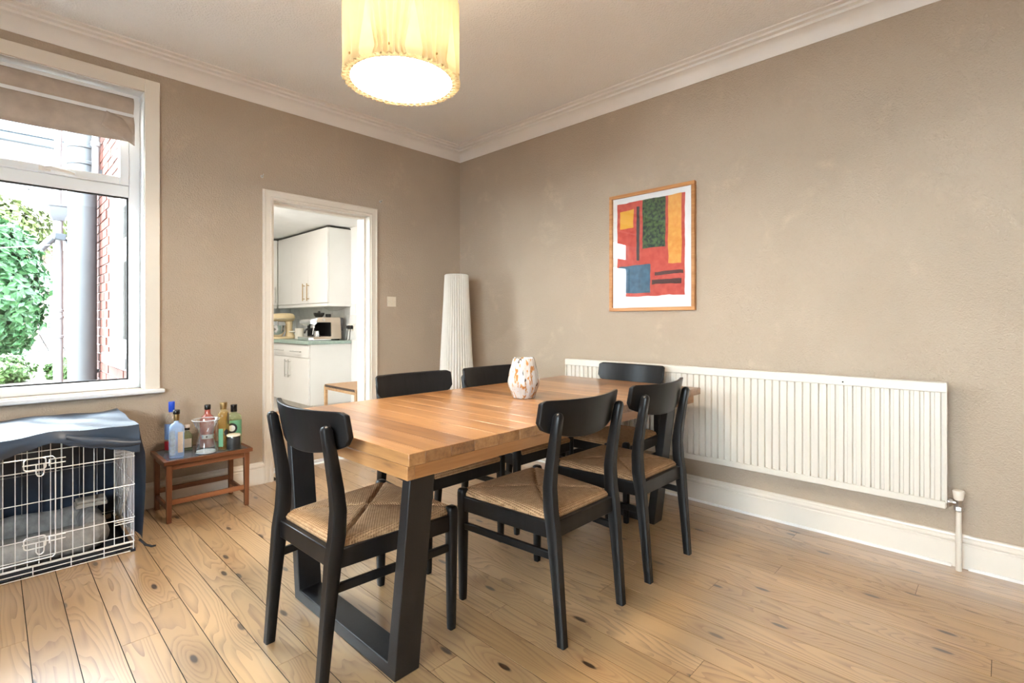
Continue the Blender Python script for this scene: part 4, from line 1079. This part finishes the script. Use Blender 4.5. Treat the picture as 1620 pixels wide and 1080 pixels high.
so = thing('wall_socket', 'double wall socket behind the coffee machine', 'socket', (XW-.0165, 5.86, 1.075))
MB().box(-.010, 0, -.073, .073, -.043, .043).build('socket_plate', M['white_cer'], so, bevel=.003)
for k, dy in enumerate((-.040, .030)):
    p = thing('power_plug', ('black plug in the wall socket nearest the doorway', 'black plug in the wall socket nearest the coffee machine')[k], 'plug', (XW-.0265, 5.86+dy, 1.075), 0, 'plugs behind the coffee machine')
    MB().loft([[(-x_, a*s_, b*s_) for a, b in ((-.025,-.022),(.025,-.022),(.025,.015),(.012,.026),(-.012,.026),(-.025,.015))] for x_, s_ in ((0,1),(.022,.95),(.034,.75))]).build('plug_body', M['blackp'], p, bevel=.003)
    MB().tube([(-.022,0,-.020), (-.030,-.002,-.060), (-.035,-.004,-.110), (-.038,.0,-.150), (-.042,.01,-.157)], .0045, 8).build('cable', M['blackp'], p, smooth=True)
MB_c = MB().tube([(XW-.05, 5.92, 1.330), (XW-.08, 6.0, 1.300), (XW-.10, 6.10, 1.285), (XW-.12, 6.25, 1.295), (XW-.13, 6.36, 1.330)], .004, 8)
tag(MB_c.build('light_cable', M['brushed'], smooth=True), 'thin grey cable looping below the wall cabinet', 'cable')

# woven-seat stool in the kitchen
sl = thing('kitchen_bench', 'light oak bench with leather-laced seat edge inside the kitchen', 'bench', (2.535, 4.640, -.004))
bl_, bd_, bh = .42, .69, .468
for a in (0, bl_-.030):
    for b in (0, bd_-.030): MB().box(a, a+.030, b, b+.030, 0, bh-.012).build('leg', M['light_oak'], sl, bevel=.003)
for b in (.001, bd_-.029): MB().box(.030, bl_-.030, b, b+.028, bh-.056, bh-.012).build('rail', M['light_oak'], sl, bevel=.003)
for a in (.001, bl_-.029): MB().box(a, a+.028, .030, bd_-.030, bh-.056, bh-.012).build('rail', M['light_oak'], sl, bevel=.003)
M['saddle'] = plain('tan_saddle_leather', (.34, .19, .095), .5, var=.12, scale=30)
MB().box(.004, bl_-.004, .004, bd_-.004, bh-.0115, bh).build('seat', M['saddle'], sl, bevel=.003)
lace = MB().loft([[(-.003, -.006, 0), (-.003, .006, 0), (.0, .006, 0), (.0, -.006, 0)], [(-.003, .004, .024), (-.003, .016, .024), (0, .016, .024), (0, .004, .024)]]).build('lace', M['tray'], sl, loc=(0, .025, bh-.026))
for i in range(1, 26): link_copy(lace, sl, (0, .025+.025*i, bh-.026))

# low board closing off the foot of the doorway
ga = thing('pet_gate', 'low beige board with white foot strip across the kitchen doorway', 'gate', (0, 0, 0))
MB().box(DX0-.04, DX1+.04, ky0+.008, ky0+.022, .036, .400).build('board', mk_wood('pale_plywood', [(.50, .38, .26), (.58, .46, .33), (.63, .51, .38)], 0, 12, .5, knots=False), ga, bevel=.002)
MB().box(DX0-.04, DX1+.04, ky0+.006, ky0+.024, .010, .0358).build('foot_strip', M['upvc'], ga, bevel=.002)
for a in (DX0+.01, DX1-.05): MB().box(a, a+.04, ky0+.008, ky0+.022, -.004, .0098).build('foot', M['tray'], ga)

# unseen ceiling lamp, added to brighten the kitchen behind the doorway
kl = thing('kitchen_fill_lamp', 'unseen round ceiling lamp added to brighten the kitchen', 'lamp', (1.55, 5.60, KZ))
MB().lathe([(.150,0),(.150,-.020),(.145,-.024)], (0,0,0), 40).build('base', M['white_cer'], kl, smooth=True, auto=40)
MB().lathe([(.140,-.024),(.135,-.050),(.105,-.075),(.060,-.088),(.002,-.092)], (0,0,0), 40).build('dome', lit('fill_lamp_dome', (1, .93, .82), KITCHEN_FILL), kl, smooth=True, auto=60)

# ================================================================== OUTSIDE
OE = 8.20; WYA, WYB, WZA, WZB = 4.22, 5.13, .87, 2.15
ow = MB(); ox0, ox1 = EXT+.010, KX0
ow.box(ox0, ox1, ky0, WYA, -.4, 5.6); ow.box(ox0, ox1, WYB, OE, -.4, 5.6); ow.box(ox0, ox1, WYA, WYB, -.4, WZA); ow.box(ox0, ox1, WYA, WYB, WZB, 5.6)
kow = struct('wall_kitchen_outer', ow, M['mortar'], 'red brick outer wall of the kitchen beside the yard')
struct('wall_kitchen_end', MB().box(EXT+.010, XW+.15, OE-.02, OE+.2, -.4, 5.6), M['mortar'], 'end wall of the kitchen wing')
bk = MB().box(0, .030, 0, .215, 0, .065).build('brick', M['brick'], kow, loc=(EXT, ky0+.002, .20))
far_b = MB(); zi = 0; z = .20; nb = 1
while z < 5.5:
    y = ky0 + .002 + (0 if zi % 2 == 0 else -.1125)
    while y < OE - .02:
        a, b = max(y, ky0+.002), min(y+.215, OE+.01)
        if b - a > .04 and not (b > WYA-.005 and a < WYB+.005 and z+.065 > WZA-.06 and z < WZB+.08):
            dx = rnd.uniform(-.0025, .0025)
            if y >= ky0 and y+.215 < 5.75 and z < 2.95 and nb < 298:
                if not (zi == 0 and abs(y-ky0-.002) < .001):
                    link_copy(bk, kow, (EXT+dx, y, z)); nb += 1
            elif y > 5.4 or z > 2.9 or b-a < .214: far_b.box(EXT+dx, EXT+.03, a, b, z, z+.065)
        y += .225
    z += .075; zi += 1
fb = far_b.build('far_bricks', M['brick'], kow); fb['kind'] = 'stuff'
kw = bpy.data.objects.new('window_2', None); COL.objects.link(kw); kw['kind'] = 'structure'; kw['label'] = 'white kitchen window in the outer brick wall'
fr = MB(); xa, xb_ = EXT+.035, EXT+.095
fr.box(xa, xb_, WYA, WYA+.06, WZA+.03, WZB); fr.box(xa, xb_, WYB-.06, WYB, WZA+.03, WZB); fr.box(xa, xb_, WYA+.06, WYB-.06, WZA+.03, WZA+.09); fr.box(xa, xb_, WYA+.06, WYB-.06, WZB-.06, WZB); fr.box(xa, xb_, WYA+.06, WYB-.06, 1.655, 1.715)
fr.build('window_frame', M['upvc'], kw, bevel=.004)
for (a, b) in ((WZA+.09, 1.655), (1.715, WZB-.06)):
    s = MB(); t = .045; s.box(xa-.012, xa+.03, WYA+.06, WYA+.06+t, a, b); s.box(xa-.012, xa+.03, WYB-.06-t, WYB-.06, a, b); s.box(xa-.012, xa+.03, WYA+.06+t, WYB-.06-t, a, a+t); s.box(xa-.012, xa+.03, WYA+.06+t, WYB-.06-t, b-t, b)
    so_ = s.build('window_sash', M['upvc'], kw, bevel=.004)
    MB().box(xa+.010, xa+.014, WYA+.06+t, WYB-.06-t, a+t, b-t).build('pane', M['pane'], so_)
MB().box(EXT-.045, EXT+.12, WYA-.04, WYB+.05, WZA-.045, WZA+.03).build('outer_sill', M['white_pipe'], kw, bevel=.005)
MB().box(EXT-.004, EXT+.05, WYA-.10, WYB+.10, WZB, WZB+.075).build('lintel', M['white_pipe'], kw, bevel=.004)

sp = thing('soil_pipe', 'broad pale grey vertical pipe against the brick wall outside', 'pipe', (.548, 5.69, 0))
MB().lathe([(.098,.60),(.098,4.6)], (0,0,0), 28).build('pipe', M['grey_pipe'], sp, smooth=True, auto=40)
for z in (.60, 2.48, 2.62): MB().lathe([(.100,z),(.108,z+.006),(.108,z+.030),(.100,z+.036)], (0,0,0), 28).build('collar', M['grey_pipe'], sp, smooth=True, auto=40)
MB().lathe([(.085,-.20),(.085,.60)], (0,0,0), 20).build('lower_pipe', M['iron'], sp, smooth=True, auto=40)
MB().box(.05, .110, -.02, .02, .70, .73).build('bracket', M['iron'], sp)
tp_ = thing('waste_pipe', 'slim white pipe beside the broad grey pipe, high outside', 'pipe', (.615, 5.50, 0))
MB().lathe([(.026,2.33),(.026,4.6)], (0,0,0), 16).build('pipe', M['white_pipe'], tp_, smooth=True, auto=40)
for z in (2.33, 2.62): MB().lathe([(.027,z),(.034,z+.004),(.034,z+.040),(.027,z+.044)], (0,0,0), 16).build('collar', M['white_pipe'], tp_, smooth=True, auto=40)
MB().box(.0, .05, -.012, .012, 2.40, 2.43).build('bracket', M['iron'], tp_)
dp = thing('rain_downpipe', 'white rainwater downpipe with hopper at the kitchen corner outside', 'pipe', (.555, 8.06, 0))
MB().lathe([(.045,-.15),(.045,2.36)], (0,0,0), 20).build('pipe', M['white_pipe'], dp, smooth=True, auto=40)
MB().loft([[(sx*a, sy*a, z) for sx, sy in ((-1,-1),(1,-1),(1,1),(-1,1))] for a, z in ((.05,2.34),(.075,2.40),(.085,2.50),(.095,2.505),(.095,2.53))]).build('hopper', M['grey_pipe'], dp, bevel=.004)
MB().lathe([(.035,2.50),(.035,5.0)], (0,0,0), 16).build('upper_pipe', M['white_pipe'], dp, smooth=True, auto=40)
for z in (.95, 1.18, 1.26): MB().lathe([(.046,z),(.052,z+.004),(.052,z+.03),(.046,z+.034)], (0,0,0), 20).build('collar', M['white_pipe'], dp, smooth=True, auto=40)
MB().tube([(0,0,2.18), (-.06,-.02,2.12), (-.16,-.05,1.98)], .040, 14).build('branch', M['grey_pipe'], dp, smooth=True)
np_ = thing('overflow_pipe', 'thin white pipe low on the brick wall outside', 'pipe', (.625, 7.45, 0))
MB().tube([(.03,0,1.33), (0,0,1.33), (0,0,1.25), (0,0,-.1)], .021, 12).build('pipe', M['white_pipe'], np_, smooth=True)
for z in (1.0, 1.26): MB().lathe([(.022,z),(.028,z+.004),(.028,z+.03),(.022,z+.034)], (0,0,0), 14).build('collar', M['white_pipe'], np_, smooth=True, auto=40)
fl_ = thing('security_light', 'small dark floodlight on the downpipe outside', 'lamp', (.555, 7.86, 2.13))
MB().prism([(-.05,-.03),(.05,-.045),(.06,.03),(-.045,.04)], -.05, .05, lambda a, b, z: (a, z, b)).build('housing', M['slate'], fl_, bevel=.006)
MB().tube([(.05,0,-.02), (.075,0,-.09), (.078,0,-.12)], .014, 10).build('sensor', M['slate'], fl_, smooth=True)
MB().tube([(0,.05,0), (.01,.15,0)], .012, 8).build('arm', M['slate'], fl_, smooth=True)
tag(MB().tube([(.47, 7.80, 2.02), (-.4, 8.05, 1.88), (-1.4, 8.1, 1.80), (-2.6, 8.2, 1.76)], .006, 6).build('washing_line', M['white_pipe'], smooth=True), 'pale washing line strung across the yard', 'rope')

struct('ground', MB().box(-14, 12, ky0+.001, 8.6, -.45, -.20), M['render'], 'paved yard beside the kitchen')
struct('ground_side', MB().box(-14, XL-.15, -9, ky0, -.45, -.20), M['render'], 'paved yard beside the house')
struct('garden_bed', MB().box(-14, 12, 8.6, 40, -.45, .36), M['soil'], 'raised garden ground beyond the yard')
gw = struct('wall_garden', MB().box(-9, 7, 20.52, 20.8, .3, 3.3), M['mortar'], 'weathered brick garden wall at the end of the garden')
mb = MB(); z = .36; zi = 0
while z < 3.25:
    xx = -1.6 + (0 if zi % 2 else -.15)
    while xx < 3.4:
        mb.box(xx, xx+.285, 20.50+rnd.uniform(-.012,.012), 20.53, z, z+.098); xx += .30
    z += .11; zi += 1
mb.build('wall_bricks', M['stone'], gw)['kind'] = 'stuff'
def leaves(n, centre, rad, mt, parent, size=.05, seed=1, shape='ball', aspect=.5):
    r_ = random.Random(seed); mb = MB()
    for _ in range(n):
        while True:
            p = Vector((r_.uniform(-1,1), r_.uniform(-1,1), r_.uniform(-1,1)))
            d = p.length
            if d < 1 and (shape != 'ball' or d > .55 or r_.random() < .25): break
        lump = 1 + .16*math.sin(5*p.x+2*seed)*math.sin(6*p.z+p.y*4)
        c = Vector((centre[0]+p.x*rad[0]*lump, centre[1]+p.y*rad[1]*lump, centre[2]+p.z*rad[2]*lump))
        out = (p.normalized() + Vector((r_.gauss(0,.5), r_.gauss(0,.5), r_.gauss(0,.5)+.25))).normalized()
        t = out.cross(Vector((r_.gauss(0,1), r_.gauss(0,1), r_.gauss(0,1)))).normalized(); b = out.cross(t)
        s = size*r_.uniform(.7, 1.3)
        mb.add([tuple(c - t*s), tuple(c + b*s*aspect + out*s*.12), tuple(c + t*s), tuple(c - b*s*aspect + out*s*.12)], [(0,1,2,3)])
    o = mb.build('foliage', mt, parent); o['kind'] = 'stuff'; return o
b1 = thing('laurel_bush', 'dense dark green laurel bush beside the garden furniture', 'bush', (.02, 11.3, .36))
leaves(5200, (0,0,1.35), (.66,.75,1.15), M['leaf1'], b1, .075, 3)
MB().tube([(0,0,0), (.03,0,.5), (.0,.02,1.2), (-.05,0,1.9)], [.06,.05,.04,.02], 8).build('trunk', M['bark'], b1, smooth=True)
for i, (cx, cy, rr, hh, lab, sd) in enumerate(((.06, 9.25, .36, .20, 'low light green shrub in front of the laurel', 11), (.76, 9.35, .26, .16, 'low light green shrub beside the white downpipe outside', 12), (-.85, 9.5, .48, .22, 'low light green shrub at the outer end of the bed', 13))):
    s_ = thing('low_shrub', lab, 'shrub', (cx, cy, .36), 0, 'low shrubs in the garden bed')
    leaves(2400, (0,0,hh*.75), (rr, rr*.9, hh), M['leaf2'], s_, .035, sd)
    MB().tube([(0,0,0), (.01,.0,hh*.7)], [.02,.01], 6).build('stem', M['bark'], s_)
iv = thing('ivy', 'sprawling ivy growing over the top of the garden wall', 'ivy', (0, 19.95, 3.2))
leaves(4200, (-.6,0,.55), (2.2,.5,1.0), M['leaf3'], iv, .11, 21, shape='blob', aspect=.7)
leaves(1200, (-3.4,0,.3), (1.6,.4,1.0), M['leaf3'], iv, .11, 22, shape='blob', aspect=.7)

def fold_chair(loc, rz, lab):
    c = thing('folding_chair', lab, 'chair', loc, rz, 'black folding garden chairs')
    for s in (-.20, .20):
        MB().tube([(s, .20, 0), (s, -.16, .46), (s*.98, -.21, .66), (s*.96, -.24, .86)], .012, 6).build('frame_bar', M['iron'], c, smooth=True)
        MB().tube([(s*.9, -.22, 0), (s*.9, .20, .46)], .012, 6).build('frame_bar', M['iron'], c, smooth=True)
    for k in range(6): MB().box(-.20, .20, -.18+.065*k, -.13+.065*k, .455, .470).build('slat', M['iron'], c)
    for z in (.62, .72, .84): MB().box(-.20, .20, -.225-(z-.62)*.15, -.210-(z-.62)*.15, z, z+.040).build('slat', M['iron'], c)
    MB().tube([(-.19,.19,.03), (.19,.19,.03)], .008, 6).build('cross_bar', M['iron'], c)
    return c
fold_chair((1.12, 17.9, .36), 150, 'black folding garden chair beside the garden table')
fold_chair((.10, 18.4, .36), -40, 'black folding garden chair behind the laurel bush')
gt = thing('garden_table', 'small black folding garden table by the garden wall', 'table', (.42, 17.55, .36))
for k in range(7): MB().box(-.32, .32, -.29+.084*k, -.215+.084*k, .700, .716).build('slat', M['iron'], gt)
for s in (-.24, .24):
    MB().tube([(-.28, s, 0), (.24, s, .70)], .013, 6).build('leg', M['iron'], gt, smooth=True); MB().tube([(.28, s*.9, 0), (-.24, s*.9, .70)], .013, 6).build('leg', M['iron'], gt, smooth=True)
for a in (-.27, .27): MB().tube([(a, -.24, .02), (a, .24, .02)], .010, 6).build('cross_bar', M['iron'], gt)

nh = thing('neighbouring_house', 'pale neighbouring house rising behind the garden wall', 'house', (0, 36, .2))
MB().box(-16, 2.45, 0, 8, 0, 10.3).build('wall', M['render'], nh)
MB().box(-16.3, 2.7, -.35, .02, 10.05, 10.45).build('fascia', M['slate'], nh, bevel=.03)
rf = MB(); rf.loft([[(-16.4, -.5, 10.45), (-16.4, 4, 13.6), (-16.4, 8.5, 10.45)], [(2.75, -.5, 10.45), (2.75, 4, 13.6), (2.75, 8.5, 10.45)]]); rf.build('roof', M['slate'], nh)
for wx in (-9.5, -5.0, -1.6):
    for wz in (1.2, 5.2):
        wn = MB().box(wx, wx+1.3, -.06, .05, wz, wz+1.9).build('window', M['upvc'], nh, bevel=.01); MB().box(wx+.09, wx+1.21, -.075, -.055, wz+.09, wz+1.81).build('pane', M['slate'], wn)
sd = thing('satellite_dish', 'small grey satellite dish on the neighbouring house', 'dish', (1.35, 35.70, 8.2))
MB().lathe([(.02,0),(.25,.03),(.42,.10),(.43,.11),(.25,.045),(.02,.015)], (0,0,0), 24).build('dish', M['grey_pipe'], sd, smooth=True, auto=60).rotation_euler = (R(65), 0, R(25))
MB().tube([(0,.30,-.25), (0,.05,-.05)], .03, 8).build('arm', M['iron'], sd); MB().tube([(0,0,-.1), (.1,-.4,-.1)], .015, 6).build('feed_arm', M['iron'], sd)
